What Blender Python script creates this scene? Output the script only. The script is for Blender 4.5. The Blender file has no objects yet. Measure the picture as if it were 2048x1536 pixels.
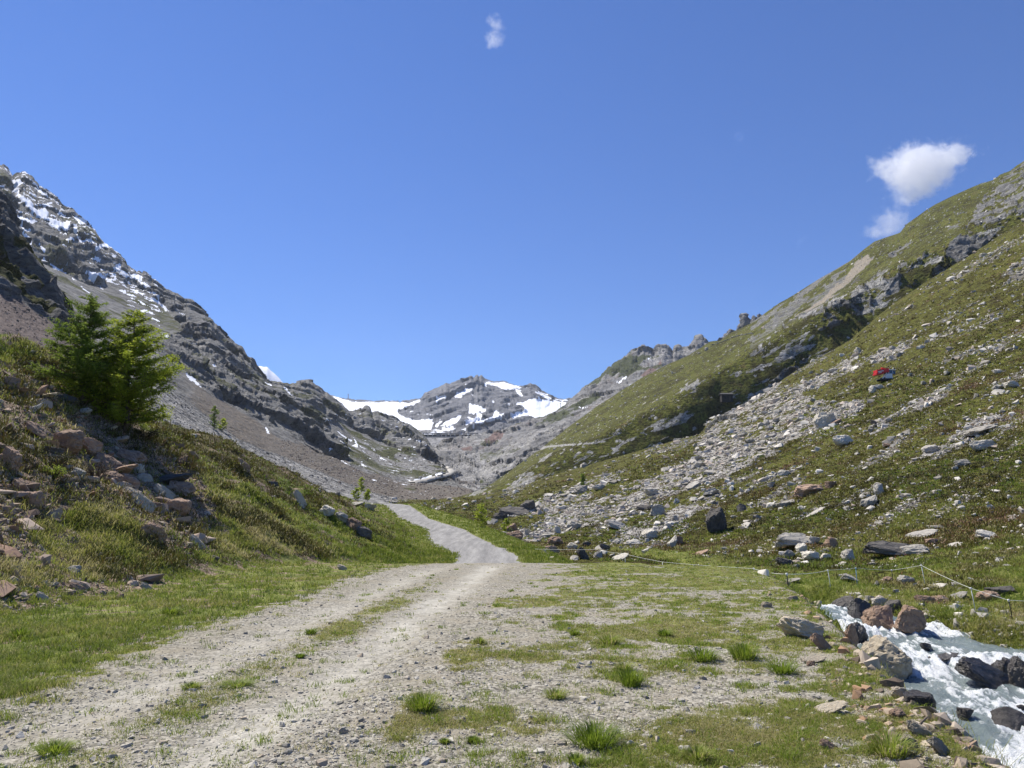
import bpy, bmesh, math, random
import numpy as np
from mathutils import Vector, Matrix, Euler
rng = np.random.default_rng(11); random.seed(5)
SC = bpy.context.scene; COL = SC.collection
# ---------------------------------------------------------------- camera, sky, sun
FP = 1518.0; CZ = 1.6; TH = math.atan(250/1518.0)      # focal length in photo pixels, eye height, upward tilt
cam = bpy.data.objects.new('camera', bpy.data.cameras.new('camera')); COL.objects.link(cam)
cam.location = (0, 0, CZ); cam.rotation_euler = (math.pi/2 + TH, 0, 0)
cam.data.sensor_width = 36; cam.data.lens = 36*FP/2048; cam.data.clip_start = 0.05; cam.data.clip_end = 60000
SC.camera = cam
SUN_EL, SUN_AZ = math.radians(56), math.radians(-48)   # azimuth from +Y, negative is left
wd = bpy.data.worlds.new('World'); SC.world = wd; wd.use_nodes = True
nt = wd.node_tree; nt.nodes.clear()
sky = nt.nodes.new('ShaderNodeTexSky'); sky.sky_type = 'NISHITA'; sky.sun_disc = False
sky.sun_elevation = SUN_EL; sky.sun_rotation = SUN_AZ; sky.altitude = 2400; sky.air_density = 1.35; sky.dust_density = 0.25; sky.ozone_density = 2.6
bg = nt.nodes.new('ShaderNodeBackground'); bg.inputs[1].default_value = 0.1
wo = nt.nodes.new('ShaderNodeOutputWorld')
tn = nt.nodes.new('ShaderNodeMix'); tn.data_type = 'RGBA'; tn.blend_type = 'MULTIPLY'; tn.inputs[0].default_value = 1; tn.inputs[7].default_value = (.40, .585, .95, 1)
nt.links.new(sky.outputs[0], tn.inputs[6]); nt.links.new(tn.outputs[2], bg.inputs[0]); nt.links.new(bg.outputs[0], wo.inputs[0])
sl = bpy.data.lights.new('sun', 'SUN'); sl.energy = 5.0; sl.angle = math.radians(0.53); sl.color = (1, 0.94, 0.84)
so = bpy.data.objects.new('sun', sl); COL.objects.link(so)
SV = Vector((math.sin(SUN_AZ)*math.cos(SUN_EL), math.cos(SUN_AZ)*math.cos(SUN_EL), math.sin(SUN_EL)))
so.rotation_euler = SV.to_track_quat('Z', 'Y').to_euler()
SC.view_settings.view_transform = 'Standard'; SC.view_settings.look = 'None'; SC.view_settings.exposure = 0.5; SC.view_settings.gamma = 1
try: SC.cycles.transparent_max_bounces = 16; SC.cycles.volume_step_rate = 1.0; SC.cycles.max_bounces = 8; SC.cycles.volume_bounces = 5
except Exception: pass

# ---------------------------------------------------------------- pixel <-> world
cT, sT = math.cos(TH), math.sin(TH)
def W(px, py, Y):
    px = np.asarray(px, float); py = np.asarray(py, float); Y = np.asarray(Y, float)
    dx = (px-1024)/FP; dy = (768-py)/FP
    yy = cT - sT*dy; zz = sT + cT*dy
    return np.stack([dx/yy*Y, Y+0*dx, CZ + zz/yy*Y], -1)
def PJ(P):
    P = np.asarray(P, float); x = P[..., 0]; y = P[..., 1]; z = P[..., 2]-CZ
    d = np.maximum(y*cT + z*sT, .05)
    return 1024+FP*x/d, 768-FP*(-y*sT + z*cT)/d
# ---------------------------------------------------------------- noise
_P = np.concatenate([rng.permutation(256)]*3); _G = rng.normal(size=(256, 3)); _G /= np.linalg.norm(_G, axis=1)[:, None]; _G = _G.astype(np.float32)
def pn(p):
    p = np.asarray(p, np.float64); sh = p.shape[:-1]; p = p.reshape(-1, 3)
    i = np.floor(p).astype(np.int64); f = (p-i).astype(np.float32); i &= 255
    u = f*f*f*(f*(f*6-15)+10); r = np.zeros(len(p), np.float32)
    for a in (0, 1):
        for b in (0, 1):
            h = _P[_P[i[:, 0]+a]+i[:, 1]+b]
            for c in (0, 1):
                g = _G[_P[h+i[:, 2]+c]]
                d = g[:, 0]*(f[:, 0]-a)+g[:, 1]*(f[:, 1]-b)+g[:, 2]*(f[:, 2]-c)
                w = (u[:, 0] if a else 1-u[:, 0])*(u[:, 1] if b else 1-u[:, 1])*(u[:, 2] if c else 1-u[:, 2])
                r += w*d
    return r.reshape(sh)*1.5
def fbm(p, o=4, g=.5, l=2.03):
    s = 0; a = 1
    for k in range(o): s = s + a*pn(p); p = p*l+17.3; a *= g
    return s
def ridged(p, o=4, g=.55, l=2.1):
    s = 0; a = 1
    for k in range(o): s = s + a*(1-2*np.abs(pn(p))); p = p*l+7.7; a *= g
    return s
_H = rng.uniform(-1, 1, size=(4096, 7)).astype(np.float32)
def facet(p, tilt=.9, hgt=.5):                            # angular rock: every Voronoi cell is one tilted plane
    p = np.asarray(p, np.float64); sh = p.shape[:-1]; p = p.reshape(-1, 3); i0 = np.floor(p).astype(np.int64); best = np.full(len(p), 1e9, np.float32); out = np.zeros(len(p), np.float32)
    for a in (-1, 0, 1):
        for b in (-1, 0, 1):
            for c in (-1, 0, 1):
                i = i0+np.array([a, b, c]); h = _H[(i[:, 0]*73+i[:, 1]*917+i[:, 2]*2111+((i[:, 0]*i[:, 1]) & 511)*37) & 4095]
                d = (p-i-.5-.42*h[:, :3]).astype(np.float32); q = (d*d).sum(1); v = hgt*h[:, 6]+tilt*(d*h[:, 3:6]).sum(1); m = q < best
                best[m] = q[m]; out[m] = v[m]
    return out.reshape(sh)
def sst(a, b, x): t = np.clip((x-a)/(b-a), 0, 1); return t*t*(3-2*t)
def ip(x, *pts): return np.interp(x, [p[0] for p in pts], [p[1] for p in pts])
def inpoly(px, py, poly):
    r = np.zeros(px.shape, bool); n = len(poly)
    for k in range(n):
        x0, y0 = poly[k]; x1, y1 = poly[(k+1) % n]
        if y0 == y1: continue
        c = ((y0 > py) != (y1 > py)) & (px < (x1-x0)*(py-y0)/(y1-y0)+x0); r ^= c
    return r
def inside(px, py, polys):
    r = np.zeros(px.shape, bool)
    for p in polys: r |= inpoly(px, py, p)
    return r
def blur(m, n=1):
    m = m.astype(float)
    for _ in range(n):
        p = np.pad(m, 1, mode='edge'); m = (p[1:-1, 1:-1]*2+p[:-2, 1:-1]+p[2:, 1:-1]+p[1:-1, :-2]+p[1:-1, 2:])/6
    return m
# ---------------------------------------------------------------- mesh helpers
def mk(name, V, Fc, mat, parent=None, smooth=True, attrs=None):
    me = bpy.data.meshes.new(name); V = np.asarray(V, np.float32).reshape(-1, 3); Fc = np.asarray(Fc, np.int32)
    k = Fc.shape[1]; me.vertices.add(len(V)); me.vertices.foreach_set('co', V.ravel())
    me.loops.add(Fc.size); me.loops.foreach_set('vertex_index', Fc.ravel())
    me.polygons.add(len(Fc)); me.polygons.foreach_set('loop_start', np.arange(0, Fc.size, k, dtype=np.int32))
    me.update(calc_edges=True)
    me.polygons.foreach_set('use_smooth', np.full(len(Fc), smooth))
    for an, av in (attrs or {}).items():
        at = me.attributes.new(an, 'FLOAT', 'POINT'); at.data.foreach_set('value', np.asarray(av, np.float32).ravel())
    if mat: me.materials.append(mat)
    o = bpy.data.objects.new(name, me); COL.objects.link(o)
    if parent is not None: o.parent = parent
    return o
def grid_faces(R, C):
    i = np.arange(R*C).reshape(R, C)
    return np.stack([i[:-1, :-1], i[:-1, 1:], i[1:, 1:], i[1:, :-1]], -1).reshape(-1, 4)
def tag(o, label=None, cat=None, group=None, kind=None):
    if label: o['label'] = label
    if cat: o['category'] = cat
    if group: o['group'] = group
    if kind: o['kind'] = kind
    return o
def empty(name, loc, label, cat, group=None, rz=0):
    o = bpy.data.objects.new(name, None); COL.objects.link(o); o.location = loc; o.rotation_euler = (0, 0, rz); o.empty_display_size = .2
    return tag(o, label, cat, group)
def box(c, s, rot=None):
    v = np.array([[x, y, z] for x in (-.5, .5) for y in (-.5, .5) for z in (-.5, .5)])*np.array(s)
    if rot is not None: v = v@np.array(Euler(rot).to_matrix()).T
    return v+np.array(c), np.array([[0, 1, 3, 2], [4, 6, 7, 5], [0, 4, 5, 1], [2, 3, 7, 6], [0, 2, 6, 4], [1, 5, 7, 3]])
def tube(pts, rad, n=6):
    pts = np.asarray(pts, float); rad = np.broadcast_to(rad, (len(pts),)); V = []
    for k, p in enumerate(pts):
        d = pts[min(k+1, len(pts)-1)]-pts[max(k-1, 0)]; d = d/(np.linalg.norm(d)+1e-9)
        a = np.cross(d, [0.3, .2, 1] if abs(d[2]) < .9 else [1, 0, 0]); a /= np.linalg.norm(a); b = np.cross(d, a)
        for j in range(n): t = 2*math.pi*j/n; V.append(p+rad[k]*(a*math.cos(t)+b*math.sin(t)))
    Fc = [[k*n+j, k*n+(j+1) % n, (k+1)*n+(j+1) % n, (k+1)*n+j] for k in range(len(pts)-1) for j in range(n)]
    e = (len(pts)-1)*n
    if n == 6: Fc += [[e, e+1, e+2, e+3], [e, e+3, e+4, e+5], [3, 2, 1, 0], [5, 4, 3, 0]]
    return np.array(V), np.array(Fc)
def merge(parts):
    V = []; Fs = []; n = 0
    for v, f in parts: V.append(v); Fs.append(np.asarray(f)+n); n += len(v)
    return np.concatenate(V), np.concatenate(Fs)
# ---------------------------------------------------------------- materials
class NB:
    def __init__(s, name):
        s.m = bpy.data.materials.new(name); s.m.use_nodes = True; s.t = s.m.node_tree; s.t.nodes.clear()
        s.out = s.n('ShaderNodeOutputMaterial'); s.tc = s.n('ShaderNodeTexCoord').outputs['Object']
    def n(s, t): return s.t.nodes.new(t)
    def set(s, sock, v):
        if hasattr(v, 'is_linked') or isinstance(v, bpy.types.NodeSocket): s.t.links.new(v, sock)
        elif isinstance(v, tuple) and len(v) == 3 and sock.type == 'RGBA': sock.default_value = (*v, 1)
        else: sock.default_value = v
    def noise(s, sc, det=4, rough=.55, vec=None, dist=0, col=False, stretch=None):
        v = vec or s.tc
        if stretch:
            mp = s.n('ShaderNodeMapping'); s.set(mp.inputs[0], v); mp.inputs['Rotation'].default_value = stretch[0]; mp.inputs['Scale'].default_value = stretch[1]; v = mp.outputs[0]
        t = s.n('ShaderNodeTexNoise'); s.set(t.inputs['Vector'], v); t.inputs['Scale'].default_value = sc; t.inputs['Detail'].default_value = det
        t.inputs['Roughness'].default_value = rough; t.inputs['Distortion'].default_value = dist; return t.outputs[1 if col else 0]
    def vor(s, sc, feat='F1', out='Distance', vec=None, rnd=1):
        t = s.n('ShaderNodeTexVoronoi'); t.feature = feat; s.set(t.inputs['Vector'], vec or s.tc); t.inputs['Scale'].default_value = sc; t.inputs['Randomness'].default_value = rnd; return t.outputs[out]
    def ramp(s, x, *st):
        r = s.n('ShaderNodeValToRGB'); s.set(r.inputs[0], x); e = r.color_ramp.elements
        while len(e) < len(st): e.new(.5)
        for k, (p, c) in enumerate(st): e[k].position = p; e[k].color = (*c, 1) if isinstance(c, tuple) else (c, c, c, 1)
        return r.outputs[0]
    def mix(s, f, a, b, mode='MIX'):
        m = s.n('ShaderNodeMix'); m.data_type = 'RGBA'; m.blend_type = mode; s.set(m.inputs[0], f); s.set(m.inputs[6], a); s.set(m.inputs[7], b); return m.outputs[2]
    def math(s, op, a, b=0.0, c=0.0):
        m = s.n('ShaderNodeMath'); m.operation = op; s.set(m.inputs[0], a); s.set(m.inputs[1], b); s.set(m.inputs[2], c); return m.outputs[0]
    def attr(s, nm): a = s.n('ShaderNodeAttribute'); a.attribute_name = nm; return a.outputs['Fac']
    def bump(s, h, st=.5, dist=1.0, nrm=None):
        b = s.n('ShaderNodeBump'); s.set(b.inputs['Height'], h); b.inputs['Strength'].default_value = st; b.inputs['Distance'].default_value = dist
        if nrm: s.set(b.inputs['Normal'], nrm)
        return b.outputs[0]
    def ct(s, x, lo=.36, hi=.64):
        r = s.n('ShaderNodeMapRange'); s.set(r.inputs[0], x); r.inputs[1].default_value = lo; r.inputs[2].default_value = hi; return r.outputs[0]
    def edge(s, mask, nz, k=.8, lo=.42, hi=.58):           # break a smooth mask up with noise, then sharpen it
        x = s.math('ADD', mask, s.math('MULTIPLY', s.math('SUBTRACT', nz, .5), k)); r = s.n('ShaderNodeMapRange'); r.interpolation_type = 'SMOOTHSTEP'
        s.set(r.inputs[0], x); r.inputs[1].default_value = lo; r.inputs[2].default_value = hi; return r.outputs[0]
    def bsdf(s, col, rough=.9, nrm=None, spec=.2, **kw):
        b = s.n('ShaderNodeBsdfPrincipled'); s.set(b.inputs['Base Color'], col); s.set(b.inputs['Roughness'], rough); b.inputs['Specular IOR Level'].default_value = spec
        if nrm: s.set(b.inputs['Normal'], nrm)
        for k, v in kw.items(): s.set(b.inputs[k.replace('_', ' ')], v)
        return b.outputs[0]
    def done(s, sh): s.t.links.new(sh, s.out.inputs[0]); return s.m
def plain(name, col, rough=.6, metal=0, bump=0, spec=.4, var=.15, sc=8):
    b = NB(name); nz = b.noise(sc, 4); c = b.mix(nz, tuple(x*(1-var) for x in col), tuple(min(1, x*(1+var)) for x in col))
    return b.done(b.bsdf(c, rough, b.bump(nz, bump, .02) if bump else None, spec, Metallic=metal))
def terrain(name, u, rock=((.075, .075, .08), (.2, .195, .19)), scree=((.22, .215, .21), (.42, .41, .39)), brown=((.13, .10, .08), (.2, .155, .125)),
            g=((.03, .04, .012), (.065, .085, .02), (.1, .125, .028), (.095, .085, .035)), bmp=.6, bd=1.0, stripes=None):
    # u = size of the smallest useful grain in metres. masks: grass, snow, scree, brown
    b = NB(name); big = b.noise(.03/u, 3); mid = b.noise(.12/u, 4, .6); fin = b.noise(.45/u, 5, .65)
    st = b.noise(.08/u, 5, .62, dist=.4, stretch=((.5, .35, .4), (1, 1, 3.2)))
    cst = b.ct(st); cfin = b.ct(fin)
    r = b.mix(cst, rock[0], rock[1]); r = b.mix(b.ramp(fin, (.32, .85), (.43, 0.0)), r, tuple(x*.3 for x in rock[0])); r = b.mix(b.math('MULTIPLY', cfin, .45), r, b.mix(mid, tuple(x*.55 for x in rock[0]), tuple(min(1, x*1.5) for x in rock[1])))
    sv = b.vor(.35/u, out='Color'); bw = b.n('ShaderNodeRGBToBW'); b.set(bw.inputs[0], sv); bwv = b.ct(bw.outputs[0], .25, .75)
    sc = b.mix(bwv, scree[0], scree[1]); sc = b.mix(b.edge(b.math('MULTIPLY', fin, 1.0), mid, .6, .52, .7), sc, tuple(x*.4 for x in scree[0]))
    br = b.mix(cfin, brown[0], brown[1]); br = b.mix(b.math('MULTIPLY', bwv, .4), br, scree[0])
    gr = b.ramp(b.math('ADD', b.math('MULTIPLY', big, .5), b.math('MULTIPLY', mid, .5)), (.34, g[0]), (.45, g[1]), (.55, g[2]), (.66, g[3]))
    gr = b.mix(b.ramp(fin, (.38, .85), (.56, 0.0)), gr, tuple(x*.45 for x in g[0]))
    c = b.mix(b.edge(b.attr('scree'), fin, .9), r, sc); c = b.mix(b.edge(b.attr('brown'), mid, .9, .3, .7), c, br)
    gm = b.edge(b.attr('grass'), b.math('MULTIPLY', b.math('ADD', mid, fin), .5), 1.3, .36, .6); c = b.mix(gm, c, gr)
    sm = b.edge(b.attr('snow'), mid, .35, .42, .56); c = b.mix(sm, c, (.86, .89, .95))
    h = b.math('ADD', b.math('MULTIPLY', cst, .35), b.math('MULTIPLY', cfin, .3)); h = b.math('ADD', h, b.math('MULTIPLY', bwv, .15))
    h = b.math('MULTIPLY', h, b.math('SUBTRACT', 1.0, b.math('MULTIPLY', sm, .9)))
    return b.done(b.bsdf(c, .95, b.bump(h, bmp, bd*u*3), .1))
# ---------------------------------------------------------------- lofted terrain sheets
def pch(P, t):                                            # monotone cubic through P[k] (k=0..n-1) at parameters t
    n = len(P); d = P[1:]-P[:-1]; m = np.zeros_like(P)
    a = d[:-1]; b2 = d[1:]; ok = a*b2 > 0
    m[1:-1] = np.where(ok, 2*a*b2/np.where(ok, a+b2, 1), 0); m[0] = d[0]; m[-1] = d[-1]
    k = np.clip(np.floor(t).astype(int), 0, n-2); f = (t-k).reshape((-1,)+(1,)*(P.ndim-1))
    h00 = (1+2*f)*(1-f)**2; h10 = f*(1-f)**2; h01 = f*f*(3-2*f); h11 = f*f*(f-1)
    return h00*P[k]+h10*m[k]+h01*P[k+1]+h11*m[k+1]
SH = {}
def jag(line, amp, step=3.0, seed=1):                     # break a skyline up into small teeth
    r = np.random.default_rng(seed); a = [p[0] for p in line]; x = np.arange(a[0], a[-1]+step, step)+r.uniform(-1, 1, len(np.arange(a[0], a[-1]+step, step))); x = np.sort(np.concatenate([x, a]))
    y = np.interp(x, a, [p[1] for p in line])+r.normal(size=len(x))*amp*.6*(1-2*(r.random(len(x)) > .8)); Yv = np.interp(x, a, [p[2] for p in line])
    return list(zip(x.tolist(), y.tolist(), Yv.tolist()))
def loft(name, lines, x0, x1, step, disp, masks, mat, rows=None, kind='structure', nk=1.0):
    xs = np.arange(x0, x1+step, step, dtype=float); L = []
    for ln in lines:
        a = [p[0] for p in ln]; py = np.interp(xs, a, [p[1] for p in ln]); Y = np.exp(np.interp(xs, a, [math.log(p[2]) for p in ln]))
        e = ln[0][0]-xs; L.append(W(xs, py, Y))
    P = np.stack(L); ts = []
    for k in range(len(lines)-1):
        pya = PJ(P[k])[1]; pyb = PJ(P[k+1])[1]; dd = np.percentile(np.abs(pya-pyb), 80)
        dn = np.clip(int(dd/step*1.1), 14, 260) if rows is None else rows[k]
        ts.append(k+np.arange(dn)/dn)
    ts = np.concatenate(ts+[np.array([len(lines)-1.0])])
    Q = pch(P, ts); R, C = Q.shape[:2]
    du = np.gradient(Q, axis=1); dv = np.gradient(Q, axis=0); N = np.cross(du, dv); N /= np.linalg.norm(N, axis=2)[..., None]+1e-9
    if np.mean(N[..., 2]) < 0: N = -N
    ux, uy = PJ(Q); T = np.repeat(ts[:, None], C, 1)
    M = masks(ux, uy, T, Q)
    D = disp(Q, ux, uy, T, M)
    V = np.array([0, 0, CZ])-Q; V /= np.linalg.norm(V, axis=2)[..., None]; Q = Q+(V*(1-nk)+N*nk)*D[..., None]
    ux, uy = PJ(Q); M = masks(ux, uy, T, Q)
    for k in ('grass', 'snow', 'scree', 'brown'): M.setdefault(k, np.zeros((R, C)))
    o = mk(name, Q, grid_faces(R, C), mat, attrs={k: M[k] for k in ('grass', 'snow', 'scree', 'brown')}); o['kind'] = kind
    SH[name] = dict(Q=Q, px=ux, py=uy, N=N, T=T, M=M, o=o)
    return o
def warp(px, py, Q, s, a):
    q = Q/s; return px+a*fbm(q, 3), py+a*fbm(q+31.7, 3)
z1 = lambda *p: [(x/3.2, 300+y/3.2) for x, y in p]
z3 = lambda *p: [(480+x/4.2667, 680+y/4.2667) for x, y in p]
z4 = lambda *p: [(800+x/4.2667, 700+y/4.2667) for x, y in p]
z5 = lambda *p: [(1240+x/4.2667, 560+y/4.2667) for x, y in p]
z6 = lambda *p: [(1568+x/4.2667, 300+y/4.2667) for x, y in p]
z7 = lambda *p: [(1568+x/4.2667, 620+y/4.2667) for x, y in p]
z8 = lambda *p: [(1088+x/4.2667, 840+y/4.2667) for x, y in p]

# ---- far snow peak behind the left ridge
m_far = terrain('far_rock', 3.0, rock=((.10, .105, .12), (.27, .27, .28)), scree=((.25, .25, .25), (.42, .41, .40)), bmp=.9)
def msk(px, py, T, Q): return {'snow': ((py > 729) & (px > 511)).astype(float)*.9+.1}
loft('snow_peak', [[(430, 830, 2400), (660, 830, 2400)], [(430, 800, 2600), (500, 728, 2600), (507, 726, 2600), (513, 733, 2600), (521, 733, 2600), (528, 735, 2600), (534, 734, 2600), (540, 741, 2600), (550, 749, 2600), (558, 757, 2600), (565, 766, 2600), (575, 774, 2600), (600, 790, 2600), (660, 815, 2600)],
     [(430, 830, 3000), (660, 840, 3000)]], 430, 660, 3, lambda Q, px, py, T, M: 7*ridged(Q/90, 3)*(1-M['snow'])*sst(0, .6, 1.2-np.abs(T-1)), msk, m_far)
# ---- central peak
C_top = [(560, 800), (640, 795), (665, 795), (690, 801), (740, 806), (790, 806), (800, 808), (819, 805), (842, 800), (849, 791), (865, 784), (882, 775), (894, 770), (897, 772), (910, 768), (924, 760), (930, 761), (941, 756), (948, 759), (955, 755), (958, 758), (962, 754), (967, 758), (973, 761), (988, 767), (1006, 766), (1034, 774), (1048, 775), (1062, 771), (1070, 773), (1081, 782), (1100, 794), (1123, 801), (1142, 802), (1200, 812), (1300, 830)]
C_snow = [z3((780, 470), (900, 515), (1060, 530), (1300, 530), (1440, 535), (1560, 500), (1480, 560), (1400, 580), (1345, 590), (1345, 630), (1400, 660), (1470, 680), (1620, 680), (1660, 710), (1640, 740), (1480, 745), (1440, 740), (1350, 740), (1240, 700), (1110, 690), (1000, 680), (850, 640)),
          z4((590, 455), (640, 465), (740, 500), (735, 530), (680, 530), (640, 540), (570, 560), (590, 520)), z4((720, 285), (750, 268), (800, 278), (880, 272), (1000, 310), (1040, 322), (960, 335), (880, 335), (820, 310), (760, 300)),
          z4((480, 370), (560, 340), (650, 330), (580, 360), (500, 400), (465, 405)), z4((540, 320), (590, 318), (560, 340), (535, 338)), z4((985, 335), (1030, 345), (1060, 400), (1040, 395), (1010, 380)),
          z4((1140, 355), (1200, 355), (1280, 400), (1290, 420), (1230, 405), (1180, 385)), z4((1290, 405), (1380, 428), (1460, 430), (1460, 445), (1330, 430)),
          z4((975, 460), (1030, 450), (1060, 440), (1140, 420), (1280, 430), (1450, 450), (1430, 480), (1340, 530), (1270, 570), (1200, 575), (1150, 580), (1090, 550), (1010, 570), (970, 590), (940, 570), (1000, 530), (1080, 520), (1040, 480)),
          z4((380, 610), (450, 575), (525, 550), (510, 590), (430, 640), (370, 640)), z4((570, 575), (640, 580), (740, 595), (800, 560), (800, 520), (825, 515), (850, 545), (890, 548), (830, 585), (770, 605), (700, 595), (600, 590)),
          z4((640, 545), (690, 550), (700, 585), (650, 575)), z4((300, 655), (330, 620), (370, 590), (380, 600), (330, 655)), z4((630, 600), (730, 605), (700, 630), (640, 625)), z4((350, 660), (480, 665), (420, 690), (360, 685)),
          z4((110, 655), (200, 655), (300, 680), (390, 705), (380, 712), (280, 690), (150, 668)), z4((330, 405), (420, 385), (400, 400), (300, 440))]
def msk(px, py, T, Q):
    x, y = warp(px, py, Q, 60, 3.0); s = inside(x, y, C_snow).astype(float)
    sp = (fbm(Q/np.array([26, 60, 13]), 3) > .28) & (py > 838) & (py < 874) & (px < 950); s = np.maximum(s, sp*.9)
    hi = (fbm(Q/np.array([40, 60, 16]), 3) > .5) & (py < 840); s = np.maximum(s, hi*.7)
    lo = sst(850, 872, py+8*fbm(Q/120, 2)); return {'snow': blur(s, 1), 'scree': lo*.75+.25*(fbm(Q/100, 3) > .1), 'brown': .45*(fbm(Q/80, 3) > .35)*lo}
def dsp(Q, px, py, T, M):
    q = Q.copy(); q2 = np.stack([Q[..., 0]*.8+Q[..., 2]*1.1, Q[..., 1]*.4, Q[..., 2]*1.3-Q[..., 0]*.75], -1)
    rk = (1-M['snow']*.85)*(1-.75*sst(850, 880, py)); e = sst(0, .5, 2-np.abs(T-2)) if False else 1
    return rk*(34*facet(q2/np.array([300, 200, 80]))+22*facet(q2/np.array([130, 80, 30])+5)+12*facet(q2/np.array([60, 40, 14])+15)+10*ridged(Q/np.array([120, 120, 60]), 4)-12)*(.35+.65*sst(0, .35, np.abs(T-2)))+14*fbm(Q/400, 2)*(1-sst(1.6, 2, T))
loft('mountain_middle', [[(560, 960, 1500), (850, 990, 1300), (950, 985, 1350), (1300, 900, 1900)], [(560, 880, 2000), (850, 885, 1900), (1000, 868, 2000), (1300, 870, 2300)],
                         [(x, y, 3300+60*math.sin(x*.02)) for x, y, _ in jag([(x, y, 0) for x, y in C_top], .8)], [(560, 850, 3900), (1300, 860, 3900)]], 560, 1300, 1.6, dsp, msk, m_far, nk=.22)
# ---- right far grey ridge
R3_top = [(800, 915, 1250), (850, 900, 1400), (900, 885, 1500), (1000, 862, 1650), (1060, 845, 1700), (1110, 830, 1750), (1135, 812, 1750), (1150, 797, 1750), (1170, 777, 1750), (1200, 762, 1750), (1212, 745, 1750), (1225, 735, 1750), (1250, 717, 1750), (1262, 708, 1750), (1275, 703, 1750), (1290, 698, 1750), (1303, 703, 1750), (1307, 709, 1750), (1315, 695, 1750), (1330, 693, 1750), (1338, 697, 1750), (1345, 707, 1750), (1350, 693, 1750), (1358, 695, 1750), (1370, 700, 1750), (1377, 699, 1750), (1384, 690, 1750), (1391, 677, 1750), (1399, 672, 1750), (1405, 676, 1750), (1412, 683, 1750), (1421, 690, 1750), (1450, 706, 1750), (1500, 715, 1750), (1650, 740, 1750)]
def msk(px, py, T, Q):
    x, y = warp(px, py, Q, 40, 3)
    s = inside(x, y, [z4((1520, 485), (1600, 490), (1560, 500)), z4((1845, 275), (1895, 255), (1880, 275)), z4((1895, 238), (1930, 225), (1920, 242)), z4((1950, 300), (2040, 265), (2020, 285)), z5((70, 900), (165, 865), (150, 885)), z5((10, 840), (50, 825), (50, 840)), z5((230, 680), (270, 655), (250, 685))]).astype(float)
    red = inside(x, y, [z4((710, 790), (800, 700), (890, 710), (860, 760), (760, 810)), z4((520, 840), (620, 820), (600, 860)), z5((180, 810), (350, 690), (330, 760), (200, 840))]).astype(float)
    gr = sst(0.05, .35, fbm(Q/130+5, 3))*.62*sst(900, 830, py)+.5*sst(-.1, .3, fbm(Q/60, 3))*(px > 960)*(py > 880)
    return {'snow': s, 'brown': np.maximum(red, .35*(fbm(Q/150, 2) > .25)), 'grass': gr, 'scree': np.clip(.32+.5*fbm(Q/np.array([90, 90, 40]), 3)+.3*sst(850, 950, py), 0, 1)}
m_r3 = terrain('ridge_rock', 1.7, rock=((.12, .12, .125), (.3, .295, .285)), scree=((.24, .235, .23), (.46, .45, .43)), brown=((.17, .115, .10), (.25, .16, .14)), g=((.05, .06, .03), (.08, .095, .045), (.10, .115, .05), (.11, .11, .06)), bmp=.9)
def dsp(Q, px, py, T, M):
    q = np.stack([Q[..., 0], Q[..., 1], Q[..., 2]], -1)
    return (12*facet(q/np.array([90, 130, 120]))+8*facet(q/np.array([32, 40, 36])+4)+4.5*facet(q/np.array([12, 14, 12])+14)+6*ridged(q/np.array([110, 160, 150]), 4)-5)*(.75+.25*sst(0, .3, np.abs(T-3)))*1.25
loft('ridge_right', [[(800, 1010, 600), (930, 1000, 640), (1000, 985, 900), (1150, 890, 950), (1300, 800, 980), (1500, 720, 980), (1650, 660, 980)],
                     [(800, 985, 800), (900, 965, 850), (960, 955, 960), (1050, 900, 1050), (1150, 850, 1100), (1300, 770, 1150), (1500, 715, 1200), (1650, 720, 1250)],
                     [(800, 950, 1000), (870, 918, 1150), (1000, 880, 1350), (1100, 848, 1400), (1200, 795, 1450), (1300, 745, 1500), (1500, 720, 1550), (1650, 740, 1550)],
                     jag(R3_top, 1.8), [(800, 960, 2000), (1000, 890, 2200), (1650, 800, 2300)]], 800, 1650, 1.8, dsp, msk, m_r3, nk=.3)
# crag on the skyline
loft('crag', [[(1440, 720, 1150), (1560, 680, 1150)], [(1440, 700, 1200), (1455, 664, 1200), (1462, 658, 1200), (1470, 660, 1200), (1477, 645, 1200), (1483, 634, 1200), (1489, 630, 1200), (1494, 636, 1200), (1502, 641, 1200), (1509, 636, 1200), (1517, 633, 1200), (1524, 634, 1200), (1532, 638, 1200), (1560, 640, 1200)], [(1440, 740, 1350), (1560, 720, 1350)]],
     1440, 1560, 1.5, lambda Q, px, py, T, M: 9*facet(Q/np.array([16, 20, 30]))+5*facet(Q/7)+2*ridged(Q/20, 4)-4, lambda px, py, T, Q: {'scree': .3+.3*fbm(Q/30, 2)}, m_r3)
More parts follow.
